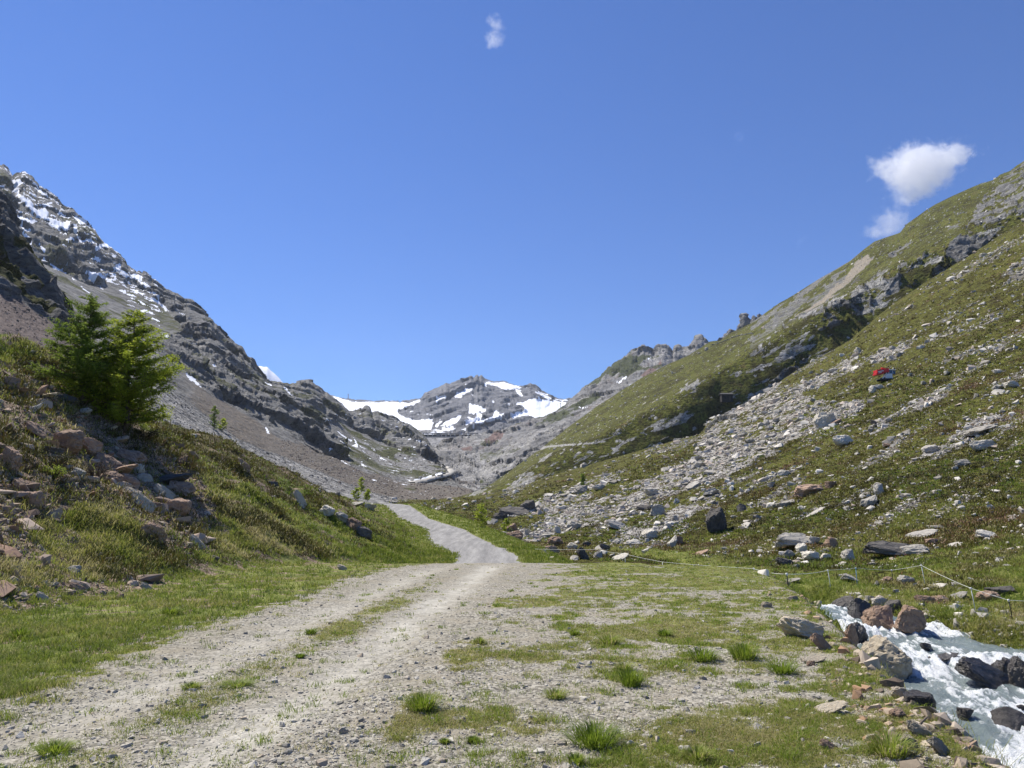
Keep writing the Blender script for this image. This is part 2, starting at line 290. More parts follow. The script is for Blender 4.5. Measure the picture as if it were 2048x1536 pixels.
# ---- left mountain
L_top = [(-420, 60, 1250), (-200, 200, 1250), (0, 338, 1250), (8, 338, 1250), (15, 345, 1250), (25, 362, 1250), (33, 358, 1250), (47, 354, 1250), (60, 366, 1240), (75, 385, 1230), (88, 392, 1220), (105, 403, 1210), (118, 417, 1200), (130, 425, 1200), (145, 428, 1190), (152, 436, 1180), (165, 445, 1170), (190, 465, 1160), (200, 480, 1150), (210, 490, 1150), (235, 512, 1150), (255, 540, 1150), (265, 545, 1150), (285, 555, 1150), (296, 565, 1150), (310, 575, 1150), (325, 590, 1140), (350, 605, 1140), (365, 615, 1130), (385, 622, 1130), (395, 630, 1120), (410, 640, 1110), (425, 652, 1100), (432, 660, 1100), (440, 672, 1100), (455, 685, 1100), (465, 695, 1090), (473, 702, 1090), (482, 705, 1080), (489, 717, 1070), (503, 729, 1060), (517, 748, 1060), (527, 760, 1060), (545, 768, 1080), (569, 771, 1100), (592, 774, 1120), (609, 773, 1150), (630, 778, 1180), (645, 787, 1200), (663, 795, 1220), (679, 809, 1240), (698, 825, 1260), (714, 822, 1300), (726, 820, 1320), (733, 815, 1330), (739, 820, 1330), (743, 830, 1330), (752, 827, 1340), (773, 832, 1360), (796, 842, 1380), (817, 851, 1400), (827, 860, 1400), (838, 867, 1400), (850, 880, 1350), (858, 897, 1200), (870, 925, 1050), (890, 940, 950), (910, 965, 800), (960, 990, 700)]
L_snow = [z1((75, 190), (130, 190), (150, 212), (115, 232), (125, 285), (160, 300), (200, 330), (230, 380), (290, 370), (310, 400), (305, 450), (250, 430), (200, 390), (160, 340), (100, 290), (95, 240)), z1((225, 232), (260, 250), (310, 300), (270, 290), (245, 265)), z1((225, 335), (300, 345), (330, 325), (330, 342), (290, 362)),
          z1((300, 425), (360, 445), (400, 462), (450, 455), (440, 522), (410, 508), (375, 490), (392, 518), (350, 500)), z1((462, 408), (500, 430), (562, 470), (510, 478), (485, 450)), z1((468, 475), (492, 480), (500, 540), (527, 600), (505, 585), (480, 530)),
          z1((603, 622), (650, 600), (690, 590), (710, 600), (705, 625), (660, 618), (620, 648)), z1((568, 545), (600, 570), (625, 600), (590, 595)), z1((718, 765), (745, 725), (775, 730), (765, 765), (830, 800), (870, 785), (918, 810), (905, 838), (830, 825), (780, 800)),
          z1((525, 745), (570, 770), (640, 785), (690, 825), (730, 820), (715, 790), (745, 800), (742, 835), (690, 834), (630, 800), (585, 795), (605, 852), (565, 825), (560, 790)), z1((50, 370), (100, 412), (150, 430), (225, 455), (215, 468), (120, 437)), z1((115, 465), (170, 505), (222, 520), (150, 518)),
          z1((135, 530), (165, 535), (195, 560), (202, 622), (170, 590)), z1((155, 690), (195, 660), (190, 712)), z1((200, 652), (260, 700), (290, 685), (332, 718), (285, 712), (240, 700)), z1((312, 720), (350, 740), (432, 792), (380, 772), (345, 765)), z1((398, 705), (467, 745), (430, 745)),
          z1((512, 865), (577, 917), (535, 897)), z1((772, 893), (800, 900), (808, 918), (782, 914)), z1((885, 958), (957, 1000), (912, 988)), z1((968, 1008), (1045, 1040), (1005, 1034)), z1((1038, 1178), (1105, 1188), (1060, 1203)), z1((1130, 1032), (1217, 1062), (1168, 1052)), z1((875, 835), (930, 848), (952, 866), (1002, 880), (940, 878)),
          z1((1345, 1358), (1392, 1390), (1370, 1390)), z1((1270, 480), (1300, 500), (1280, 520)), z1((225, 560), (250, 600), (295, 640), (280, 660), (260, 630)), z1((480, 755), (510, 780), (500, 785)), z1((455, 815), (490, 835), (470, 832)), z1((640, 875), (665, 895), (640, 890)),
          z1((1185, 1430), (1230, 1450), (1300, 1530), (1280, 1510), (1210, 1470)), z1((985, 955), (1030, 980), (1080, 1030), (1060, 1035), (1020, 990)), z1((640, 545), (680, 570), (650, 560)),
          z3((200, 355), (272, 382), (278, 402), (230, 382)), z3((375, 402), (400, 408), (448, 478), (420, 462)), z3((966, 822), (985, 850), (1005, 890), (1002, 918), (945, 905), (985, 890)), z3((1180, 988), (1252, 1032), (1205, 1022)), z3((1032, 1052), (1078, 1080), (1045, 1078)), z3((213, 738), (235, 748), (255, 802), (230, 795)),
          z3((722, 650), (778, 690), (738, 682)), z3((648, 640), (692, 670), (665, 668)), z3((1660, 1145), (1700, 1130), (1745, 1130), (1720, 1152), (1680, 1158)), z3((1440, 1205), (1540, 1178), (1620, 1155), (1635, 1168), (1550, 1195), (1480, 1215)), z3((820, 775), (850, 790), (900, 830), (960, 860), (940, 870), (870, 820)), z3((465, 485), (480, 490), (485, 510)), z3((1490, 850), (1580, 870), (1550, 875))]
def msk(px, py, T, Q):
    x, y = warp(px, py, Q, 30, 1.8); s = inside(x, y, L_snow).astype(float)*.95
    top = np.interp(px, [p[0] for p in L_top], [p[1] for p in L_top]); d = py-top
    s = np.maximum(s, .8*((fbm(Q/np.array([14, 20, 9]), 3) > .36) & (d < 70) & (px < 320) & (px > -100)))
    s = np.maximum(s, .7*((fbm(Q/np.array([10, 14, 6])+9, 3) > .6) & (px > 650) & (py > 800) & (px < 860) & (T > 1.4)))
    wob = 9*fbm(Q/40, 3)
    foot = np.interp(px, [-400, 0, 150, 320, 430, 530, 600, 700, 800, 960], [480, 560, 620, 705, 790, 852, 885, 925, 958, 970])+wob      # cliff foot
    strip = np.interp(px, [-400, 0, 150, 250, 320, 480, 600, 700, 800, 860, 960], [560, 600, 690, 740, 768, 880, 932, 972, 1000, 1002, 1003])+.6*wob   # top of the grey block strip
    cliff = sst(6, -6, py-foot)
    # smooth scree face in the upper left
    face = inside(px+wob, py+wob*.7, [z1((190, 690), (260, 720), (420, 790), (560, 850), (700, 830), (860, 860), (960, 950), (1120, 1060), (1180, 1150), (980, 1230), (640, 1200), (380, 1060), (330, 880)), z3((720, 700), (900, 720), (1180, 880), (1560, 1000), (1740, 1110), (1640, 1170), (1300, 1180), (1050, 1080), (900, 900)), [(690, 880), (760, 900), (840, 950), (830, 985), (700, 940)]])
    face = blur(face, 3)
    grey = sst(-5, 5, py-strip)*sst(965, 880, px)
    br = sst(0, 10, py-foot)*sst(4, -6, py-strip)*sst(300, 470, px+wob)*(1-.8*face*(py < foot))
    br2 = inside(px+wob, py+.5*wob, [[(800, 965), (840, 975), (900, 985), (960, 985), (960, 1010), (700, 1000), (700, 975)]])*.9
    gr = np.where(cliff > .5, sst(.12, .4, fbm(Q/50+3, 3))*.52, 0)+face*.52*sst(-.3, .3, fbm(Q/90, 3))+.3*sst(800, 900, px)*(py > 930)*(fbm(Q/30, 3) > 0)
    roadm = np.minimum.reduce([np.hypot(px-(a[0]+t*(b[0]-a[0])), 2.2*(py-(a[1]+t*(b[1]-a[1])))) for a, b in zip(RD[:-1], RD[1:]) for t in np.linspace(0, 1, 8)])
    rd = sst(7, 4, roadm); gr = gr*(1-rd)
    return {'snow': blur(s, 0)*(1-rd), 'grass': np.clip(gr, 0, 1), 'scree': np.clip(np.maximum(grey*.95, rd), 0, 1)+.3*face+.28*sst(640, 760, px)*cliff, 'brown': np.clip(np.maximum(br, br2)*(1-rd)*(1-grey), 0, 1), 'cliff': cliff*(1-.93*face), 'grey': grey, 'road': rd, 'd': d}
RD = [z3((1445, 1218), (1600, 1190))[0], z3((1600, 1188), (0, 0))[0], z3((1740, 1150), (0, 0))[0], z3((1800, 1130), (0, 0))[0], z3((1795, 1100), (0, 0))[0], z3((1740, 1070), (0, 0))[0], z3((1650, 1035), (0, 0))[0], z3((1580, 1000), (0, 0))[0], z3((1700, 970), (0, 0))[0], z3((1830, 940), (0, 0))[0]]
m_l = terrain('left_rock', 1.05, rock=((.10, .10, .098), (.32, .315, .30)), scree=((.20, .198, .19), (.43, .42, .40)), brown=((.16, .138, .115), (.25, .215, .175)), g=((.07, .075, .035), (.10, .11, .045), (.125, .135, .055), (.14, .13, .07)), bmp=1.0)
def dsp(Q, px, py, T, M):
    q = np.stack([Q[..., 0]*.9+Q[..., 2]*.45, Q[..., 1]*.5, Q[..., 2]*.9-Q[..., 0]*.45], -1); t = sst(0, 25, M['d'])
    c = M['cliff']*(1-.6*M['snow'])
    return c*(17*facet(q/np.array([60, 80, 110]))+13*facet(q/np.array([26, 30, 48])+3)+5*ridged(q/np.array([90, 90, 200]), 4)+4.5*facet(q/np.array([10, 14, 12])+9)+2.2*facet(q/np.array([12, 14, 4])+19)-4)*(.55+.45*t)+(3+5*t)*fbm(Q/120, 2)+(1-c)*(.9*ridged(Q/18, 3))*(1+M['grey']*.3)*(1-M['road'])
loft('mountain_left', [[(-420, 640, 110), (0, 830, 130), (320, 920, 140), (480, 990, 150), (600, 1025, 150), (700, 1040, 150), (800, 1050, 160), (880, 1050, 180), (960, 1050, 200)],
                       [(-420, 500, 230), (0, 650, 260), (200, 730, 290), (320, 770, 310), (440, 855, 340), (530, 905, 370), (600, 935, 400), (700, 973, 440), (800, 998, 480), (960, 1002, 520)],
                       [(-420, 400, 420), (0, 560, 430), (200, 650, 450), (320, 705, 460), (440, 795, 480), (530, 852, 500), (600, 885, 520), (700, 930, 570), (800, 968, 620), (900, 985, 640), (960, 997, 640)],
                       [(-420, 300, 750), (0, 480, 760), (200, 600, 780), (320, 660, 760), (420, 700, 740), (480, 755, 740), (560, 800, 760), (640, 850, 800), (700, 885, 850), (760, 905, 900), (850, 935, 850), (890, 955, 800), (960, 994, 680)],
                       jag(L_top, 1.5), [(-420, 200, 1700), (0, 450, 1700), (480, 780, 1500), (700, 880, 1700), (850, 940, 1700), (960, 1010, 1000)]], -420, 960, 2.0, dsp, msk, m_l, nk=.42)
# ---- dark cliff spur at the left edge
S_top = [(-420, 60, 250), (-100, 300, 255), (0, 398, 260), (8, 405, 260), (15, 420, 260), (25, 440, 262), (33, 462, 264), (45, 482, 265), (60, 503, 268), (75, 525, 270), (90, 550, 272), (105, 575, 274), (120, 600, 276), (130, 618, 278), (150, 690, 282), (200, 790, 290), (260, 850, 300)]
def msk(px, py, T, Q):
    top = np.interp(px, [p[0] for p in S_top], [p[1] for p in S_top]); d = py-top; w = 6*fbm(Q/9, 3)
    foot = np.interp(px, [-400, 0, 40, 80, 115, 200], [440, 585, 600, 630, 650, 700])+w; cliff = sst(4, -4, py-foot)
    return {'grass': np.clip(cliff*(.1+.75*sst(-.15, .3, fbm(Q/14, 3)))*sst(440, 500, py)+.75*(1-cliff)*sst(655, 690, py-.5*px+w), 0, 1), 'scree': (1-cliff)*.75, 'brown': (1-cliff)*.75, 'cliff': cliff, 'd': d}
m_s = terrain('spur_rock', .32, rock=((.055, .056, .06), (.20, .198, .19)), scree=((.16, .14, .135), (.33, .30, .28)), brown=((.12, .095, .085), (.22, .175, .155)), g=((.03, .035, .012), (.055, .06, .018), (.075, .08, .02), (.075, .065, .025)), bmp=.9)
loft('spur_left', [[(-420, 620, 90), (0, 760, 100), (260, 900, 130)], [(-420, 440, 190), (0, 590, 200), (115, 655, 215), (260, 800, 230)], jag(S_top, 2.0), [(-420, 300, 330), (0, 500, 330), (260, 900, 340)]], -420, 260, 2,
     lambda Q, px, py, T, M: M['cliff']*(4*facet(Q/np.array([16, 24, 26]))+2.2*facet(Q/np.array([6, 8, 9])+2)+1.6*ridged(Q/np.array([20, 30, 34]), 4)-2)*(.35+.65*sst(0, 25, M['d']))+.35*ridged(Q/4, 3), msk, m_s)
# ---- right far green spur
R2_top = [(900, 1000, 820), (940, 990, 880), (965, 983, 900), (1000, 958, 920), (1080, 903, 930), (1150, 850, 930), (1200, 815, 930), (1280, 765, 930), (1330, 740, 920), (1380, 718, 910), (1420, 692, 900), (1440, 690, 890), (1460, 675, 880), (1500, 655, 870), (1530, 633, 850), (1560, 612, 840), (1600, 588, 820), (1640, 562, 800), (1700, 526, 780), (1730, 502, 770), (1750, 488, 765), (1775, 478, 750), (1800, 468, 740), (1815, 450, 735), (1850, 425, 720), (1870, 412, 715), (1900, 396, 700), (1935, 380, 690), (1962, 368, 680), (1990, 360, 670), (2000, 350, 665), (2020, 342, 655), (2035, 330, 650), (2048, 322, 640), (2250, 200, 600), (2500, 60, 560)]
R2_cliff = [z6((1220, 1140), (1300, 1000), (1380, 850), (1440, 750), (1560, 640), (1640, 480), (1800, 300), (1900, 200), (2060, 80), (2300, -150), (2300, 300), (2060, 580), (1940, 640), (1800, 700), (1700, 850), (1600, 950), (1440, 1050), (1290, 1180)),
            z6((280, 1480), (430, 1320), (560, 1280), (640, 1180), (800, 1140), (880, 1060), (1000, 970), (1060, 960), (1070, 1010), (1000, 1080), (980, 1200), (850, 1270), (700, 1320), (620, 1420), (500, 1540), (300, 1540)),
            z6((880, 920), (930, 850), (1040, 780), (1100, 780), (1080, 820), (960, 880)), z6((1170, 890), (1200, 850), (1210, 880), (1180, 920)), z6((1380, 670), (1480, 600), (1500, 620), (1400, 690)), z6((760, 1040), (820, 1000), (800, 1060)),
            z5((1310, 880), (1400, 760), (1520, 730), (1560, 770), (1440, 830), (1360, 870)), z5((1450, 660), (1540, 600), (1560, 640), (1480, 680))]
def msk(px, py, T, Q):
    x, y = warp(px, py, Q, 22, 6); cl = blur(inside(x, y, R2_cliff), 1)*sst(-.3, .05, fbm(Q/np.array([16, 24, 12]), 4, .6))
    cl = np.maximum(cl, .9*((ridged(Q/np.array([18, 30, 40]), 3) > 1.62) & (px > 1500)))
    tan = inside(x, y, [z6((720, 900), (760, 930), (650, 1040), (560, 1130), (480, 1200), (330, 1310), (150, 1400), (60, 1450), (300, 1290), (480, 1130), (620, 960))])
    top = np.interp(px, [p[0] for p in R2_top], [p[1] for p in R2_top]); d = py-top
    scr = (fbm(np.stack([(px-1.7*py)/170, (py+.55*px)/26, 0*px], -1)*1.0, 5, .62) > .3)*sst(1.9, 1.2, T+.5*fbm(Q/60, 2))
    path = np.minimum.reduce([np.hypot((px-(a[0]+t*(b[0]-a[0])))*.6, 2.6*(py-(a[1]+t*(b[1]-a[1])))) for a, b in zip(PA[:-1], PA[1:]) for t in np.linspace(0, 1, 12)])
    g = .93-.9*cl-.55*scr; g = np.where(tan, .22, g); g -= .55*sst(90, 20, d)*(px > 1500)*(px < 1720)*(fbm(Q/25, 3) > -.15); pm = sst(6, 3, path); g = g*(1-pm)
    spk = (pn(Q/np.array([3.2, 5, 3.2])) > .58-.12*sst(700, 850, py)); g = g-.6*spk
    return {'grass': np.clip(g, 0, 1), 'scree': np.clip(.55*scr+.8*spk+pm+.25*cl*(pn(Q/14) > 0), 0, 1), 'brown': tan*.7+0.0, 'cliff': cl, 'd': d}
PA = [(1062, 904), (1090, 894), (1130, 890), (1180, 887), (1205, 883)]
m_r2 = terrain('green_slope', .62, rock=((.075, .075, .077), (.27, .265, .25)), scree=((.25, .245, .23), (.48, .47, .44)), brown=((.26, .22, .16), (.36, .31, .24)), g=((.05, .046, .016), (.095, .092, .022), (.15, .165, .032), (.17, .14, .05)), bmp=.9)
def dsp(Q, px, py, T, M):
    rib = np.stack([(px+1.7*py)/620, (py+.62*px)/85, 0*px+2.2], -1)
    return M['cliff']*(6.5*facet(Q/np.array([17, 26, 24]))+3.5*facet(Q/np.array([7, 9, 9])+3)+2*ridged(Q/np.array([20, 34, 26]), 4)-1.5)*.8*sst(-6, 20, M['d'])+9*fbm(rib, 2)*sst(0, 60, M['d'])*sst(1.0, 1.9, T)+2.2*fbm(Q/26, 3)*(.35+.65*sst(0, 30, M['d']))
loft('hillside_far_right', [[(900, 1010, 410), (1000, 1005, 415), (1200, 965, 418), (1440, 900, 415), (1600, 815, 405), (1850, 660, 385), (2050, 530, 365), (2500, 220, 335)],
                            [(900, 1000, 450), (1000, 975, 436), (1100, 915, 437), (1200, 873, 436), (1300, 825, 433), (1440, 745, 430), (1600, 655, 422), (1720, 590, 414), (1850, 515, 402), (2050, 420, 382), (2500, 150, 350)],
                            [(900, 1001, 640), (1000, 968, 640), (1100, 905, 650), (1200, 855, 660), (1440, 740, 650), (1600, 640, 620), (1850, 485, 570), (2050, 385, 530), (2500, 100, 470)],
                            R2_top, [(900, 1020, 1200), (1200, 900, 1300), (1500, 740, 1200), (2050, 420, 950), (2500, 160, 850)]], 900, 2500, 2.0, dsp, msk, m_r2, nk=.6)
# ---- right near boulder slope
R1_l4 = [(640, 1006, 420), (700, 1003, 400), (850, 1001, 370), (940, 995, 340), (1000, 985, 320), (1100, 955, 310), (1200, 928, 300), (1300, 900, 292), (1400, 872, 285), (1425, 842, 282), (1470, 826, 280), (1530, 795, 276), (1600, 745, 270), (1700, 685, 265), (1780, 620, 262), (1850, 572, 260), (1950, 510, 255), (2050, 445, 250), (2500, 170, 230)]
def msk(px, py, T, Q):
    u = (px-1.75*py)/420; v = (py+.52*px)
    w = 7*fbm(Q/7, 3); band = fbm(np.stack([u*1.3, v/34, 0*u], -1), 4)
    sc = inside(px+w, py+w, SCREE)*1.0
    n5 = fbm(Q/np.array([5, 5, 5]), 4, .65); g = .9-.8*blur(sc, 2)*sst(-.55, .25, n5+.2*band)-.5*sst(.2, .42, band)*(T > 1.2)*sst(-.3, .2, n5)
    return {'grass': np.clip(g, .05, 1), 'scree': np.clip(blur(sc, 2)+.4, 0, 1), 'brown': .35*(fbm(Q/12+4, 2) > .35), 'band': band, 'sc': blur(sc, 2)}
SCREE = [[(1405, 870), (1440, 835), (1520, 800), (1600, 790), (1660, 800), (1640, 840), (1560, 900), (1500, 930), (1400, 975), (1330, 1005), (1280, 1000), (1380, 930)],
         [(980, 1075), (1100, 1040), (1180, 1000), (1300, 955), (1420, 900), (1430, 925), (1340, 985), (1240, 1030), (1100, 1075), (1020, 1090)], [(1080, 1000), (1200, 950), (1260, 940), (1180, 990), (1060, 1030), (1000, 1040)],
         [(1240, 1060), (1350, 1020), (1440, 985), (1460, 1000), (1370, 1040), (1270, 1085), (1210, 1090)], z7((0, 900), (200, 800), (420, 830), (540, 780), (760, 740), (620, 870), (400, 950), (180, 1060), (0, 1150)), z7((640, 1050), (800, 940), (1100, 760), (1420, 660), (1300, 760), (1000, 920), (760, 1040)),
         z7((1060, 1330), (1240, 1180), (1500, 1050), (1760, 1020), (1620, 1130), (1320, 1230)), z7((720, 430), (780, 370), (960, 310), (1200, 160), (1240, 200), (960, 400), (800, 460)), z7((1450, 980), (1600, 900), (1850, 830), (1980, 770), (1850, 900), (1640, 1000)), z8((0, 800), (240, 650), (500, 570), (330, 700), (200, 860), (0, 880)),
         z5((1290, 880), (1400, 850), (1100, 1100), (950, 1170), (920, 1130)), z7((0, 740), (400, 480), (600, 350), (680, 330), (620, 420), (350, 620), (0, 830))]
m_r1 = terrain('boulder_slope', .2, rock=((.10, .09, .08), (.26, .245, .22)), scree=((.13, .118, .10), (.50, .475, .43)), brown=((.12, .09, .06), (.19, .15, .10)), g=((.048, .040, .014), (.098, .092, .022), (.16, .17, .036), (.18, .135, .055)), bmp=1.0)
def dsp(Q, px, py, T, M):
    e = (.2+.8*sst(4, 3.4, T)); return 1.1*fbm(Q/24, 2)*e*sst(.6, 1.6, T)+.28*fbm(Q/2.6, 3)*sst(0, 1, T)+.12*ridged(Q/.9, 2)*e
loft('hillside_near_right', [[(640, 1080, 105), (850, 1080, 80), (1000, 1105, 55), (1200, 1140, 40), (1500, 1160, 31), (1800, 1180, 28), (2050, 1205, 26), (2500, 1260, 24)],
                             [(640, 1035, 130), (850, 1045, 115), (1000, 1073, 75), (1200, 1100, 57), (1500, 1104, 45), (1800, 1092, 40), (2050, 1062, 38), (2500, 990, 36)],
                             [(640, 1018, 190), (850, 1020, 170), (1000, 1030, 125), (1200, 1025, 100), (1500, 980, 86), (1800, 905, 76), (2050, 850, 70), (2500, 720, 66)],
                             [(640, 1008, 320), (850, 1006, 280), (1000, 1003, 210), (1200, 955, 180), (1500, 860, 170), (1800, 730, 155), (2050, 625, 145), (2500, 430, 130)],
                             R1_l4, [(640, 1030, 520), (1000, 1020, 420), (1500, 860, 350), (2050, 520, 320), (2500, 300, 300)]], 640, 2500, 2.2, dsp, msk, m_r1)

# ---------------------------------------------------------------- air
b = NB('haze_air'); vs = b.n('ShaderNodeVolumePrincipled'); vs.inputs['Color'].default_value = (.80, .88, 1, 1); vs.inputs['Density'].default_value = 4.5e-5; vs.inputs['Anisotropy'].default_value = 0.1; b.t.links.new(vs.outputs[0], b.out.inputs['Volume'])
v, f = box(((-2000+1500)/2, (4100-80)/2, (860-8)/2), (3500, 4180, 868)); hz = mk('haze', v, f, b.m, smooth=False); tag(hz, 'thin blue air haze filling the valley', 'haze', None, 'stuff')
# ---------------------------------------------------------------- near ground as a height function
def TZ(Y): return ip(Y, (-50, 0), (14, 0), (20, -.05), (24, -.14), (28, -.32), (32, -.8), (36, -1.25), (40, -1.12), (43, -.92), (48, -.55), (58, -.38), (67, -.2), (82, .57), (100, 2.06), (108, 2.3), (120, 1.6), (150, .5))
def XE(Y): return ip(Y, (-20, 2.2), (4.7, 2.75), (6.9, 3.3), (11.5, 4.6), (18, 6.0), (21, 6.6), (24, 5.7), (27, 4.4), (30, 3.3), (36, 2.4), (43, 1.7), (48, .7), (67, -1.7), (82, -4.9), (100, -12), (120, -16))
def WL(Y): return ip(Y, (-20, 6), (8, 5.3), (12, 6.0), (13.7, 6.5), (15.5, 7.6), (18.4, 8.65), (20, 8.9), (22.7, 9.1), (25, 8.2), (28, 6.8), (32, 6.2), (40, 5.6), (60, 3.6), (82, 0), (110, -6))
def WR(Y): return ip(Y, (-20, 11.5), (10, 13.4), (14, 13.6), (17, 12.9), (18.4, 11.9), (20, 11.2), (21.5, 10.7), (22.7, 10.35), (25, 9.9), (28, 8.8), (40, 7.8), (60, 6), (82, 3), (110, -3))
def WZ(Y): return ip(Y, (-20, -3.6), (8, -2.85), (10.5, -2.72), (11.6, -2.5), (13, -2.22), (15.5, -2.0), (17, -1.9), (18.2, -1.66), (20, -1.6), (21, -1.36), (24, -1.3), (28, -1.75), (40, -1.75), (60, -1.6), (110, -1.6))
def XL(Y): return ip(Y, (-20, -4.4), (6.5, -4.4), (10, -4.55), (13.3, -4.1), (21.7, -3.8), (26, -3.1), (30, -2.6), (36, -2.9), (43, -3.1), (48, -5.0), (60, -6.6), (67, -7.3), (82, -11.9), (100, -16.5), (110, -20), (125, -27))
def XR(Y): return ip(Y, (15, 3), (24, 1.4), (28, 1.2), (36, .9), (43, .25), (48, -1.2), (60, -3.1), (67, -4), (82, -8.8), (100, -13.3), (110, -16.5), (125, -23))
def XT(Y): return ip(Y, (-20, -7.6), (11.5, -7.6), (16, -7.5), (24, -7.2), (30, -5.4), (43, -4.4), (48, -5.9), (67, -8.2), (82, -13.2), (100, -18), (120, -24))
def HZ(X, Y):
    t = TZ(Y); xe = XE(Y); wl = WL(Y); wr = WR(Y); wz = WZ(Y)
    f = sst(0, 1, (X-xe)/np.maximum(wl-xe, .3)); z = t*(1-f)+(wz-.3)*f
    far = sst(40, 55, Y); z = np.where(Y > 45, np.minimum(z, t-0.9*np.maximum(0, X-xe)*.45*far), z)
    md = ip(Y, (-20, -1.9), (12, -1.55), (15, -1.35), (17, -1.2), (20, -1.12), (26, -1.02), (32, -1.0), (45, -.95), (60, -1.4), (110, -1.6))+.13*np.maximum(0, X-15)
    g = sst(0, 1, (X-wr)/1.1); z = z*(1-g)+md*g
    d = np.maximum(0, XT(Y)-X); k = ip(Y, (0, .78), (28, .70), (34, .60), (45, .56), (70, .43), (90, .33), (110, .22), (130, .2))
    D = ip(Y, (0, 14), (28, 12), (34, 12), (45, 12.5), (70, 15), (90, 12), (110, 9), (130, 9)); k2 = ip(Y, (0, .55), (28, .12), (130, .05))
    h = np.where(d < D, d*d*k/(d+.8), D*D*k/(D+.8)+(d-D)*k2)
    return z+h
def HN(X, Y):
    P = np.stack([X, Y, 0*X], -1); d = XT(Y)-X; lb = sst(0, 2.5, d)
    n = .035*fbm(P/1.7, 3)+.010*fbm(P/.25, 2)*sst(25, 8, Y)+lb*(.55*fbm(P/4.5, 3)+.16*fbm(P/.9, 3))
    rt = sst(XE(Y)-.2, XE(Y)+.8, X); n = n+rt*(.14*fbm(P/1.3, 3)+.05*fbm(P/.4, 2)); rut = np.exp(-((X-RUT(Y))/.38)**2)+np.exp(-((X-RUT(Y)+1.55)/.38)**2)
    onr = (X > XL(Y)) & (X < XR(Y))
    return n*np.where(onr & (Y > 30), .4, 1)-.035*rut*sst(35, 25, Y)
def RUT(Y): return ip(Y, (3, -2.35), (5, -2.1), (6.9, -1.78), (10, -1.55), (13.3, -1.33), (20, -.85), (28, -.4))
gx = np.concatenate([np.arange(-900, -40, 12.0), np.arange(-40, 2100, 2.6), np.arange(2100, 2700, 8.0)])
gs = np.concatenate([np.exp(np.linspace(math.log(1.2), math.log(4.5), 40))[:-1], np.exp(np.linspace(math.log(4.5), math.log(34), 520))[:-1], np.exp(np.linspace(math.log(34), math.log(150), 190))])
GX, GY = np.meshgrid((gx-1024)/FP, gs); X = GX*GY; Y = GY
Z = HZ(X, Y)+HN(X, Y); Q = np.stack([X, Y, Z], -1); px, py = PJ(Q)
P0 = np.stack([X, Y, 0*X], -1); n1 = fbm(P0/1.6, 4); n2 = fbm(P0/.5+7, 3); n3 = fbm(P0/5+3, 3)
n7 = fbm(P0/.22+5, 3); gravel = sst(-.25, .25, X-XL(Y)+.45*n1+.3*n2+.45*n7*sst(30, 15, Y))*np.where(Y > 29, sst(.3, -.3, X-XR(Y)+.5*n1*sst(60, 30, Y)), 1)*sst(.5, -.5, X-XE(Y)+.4*n1)
tr = ip(Y, (4, -.9), (6.3, -.9), (10.5, -.6), (15, -.2), (24, .9), (30, 1.6))       # right edge of the driven track
n6 = fbm(P0/.16+3, 3); gr_t = sst(-.3, 2.6, X-tr)*(.46-.16*sst(11, 6, Y))+.06+.68*(n1)+.45*n2+.45*n6; cen = np.exp(-((X-(RUT(Y)-.78))/.42)**2)*sst(21, 16, Y); gr_t = np.where(X < tr, .02+cen*(.42+.4*n1), gr_t)
gr_t = gr_t+sst(13, 24, Y)*sst(0, 1.5, X-tr)*.4
onroad = (Y > 29) & (X > XL(Y)) & (X < XR(Y)+.4)
gr = np.where(gravel > .5, np.where(onroad, .0, gr_t), .92+.25*n1)
dl = XT(Y)-X
dirt = sst(-.4, .8, dl+1.2*n3)*sst(5, 1.5, dl+n1)*sst(19, 14, Y)                       # stony foot of the left bank
rockz = inpoly(px+25*n1, py+25*n1, [(-280, 740), (120, 730), (260, 850), (380, 900), (430, 1010), (420, 1110), (330, 1090), (250, 1030), (160, 1010), (60, 1060), (40, 1120), (-280, 1200)])*1.0
gr = np.where(dl > 0, gr-.7*dirt-.6*blur(rockz, 2)-.14+.5*n2*sst(0, 2, dl)+.3*n1, gr)
bnk = sst(-.2, .5, X-XE(Y))*sst(.4, -.4, X-WL(Y))*(Y < 30); gr = gr-bnk*(.35+.6*n1*1.4)
heath = np.clip(sst(4.0, 8.5, dl+3.2*n3)*(dl > 0)*sst(24, 32, Y)+sst(11, 9, X)*0, 0, 1)+sst(0, 3, X-WR(Y)-1.2)*.6*sst(-.2, .4, n3)
gr = np.where((X < XL(Y)) & (dl < 1.2), gr-.75*sst(.12, .42, n2+.5*n7+.25*n1), gr)
heath = heath+.8*sst(.05, .35, fbm(P0/2.2+11, 4, .6))*(dl > .6)
MG = dict(grass=np.clip(gr, 0, 1), gravel=gravel, dirt=np.clip(dirt+bnk*.8+.6*rockz, 0, 1), heath=np.clip(heath, 0, 1), rut=np.clip((1.2*np.exp(-((X-RUT(Y))/.34)**2)+.7*np.exp(-((X-RUT(Y)+1.55)/.36)**2))*(.7+n1*.7), 0, 1)*sst(30, 22, Y))
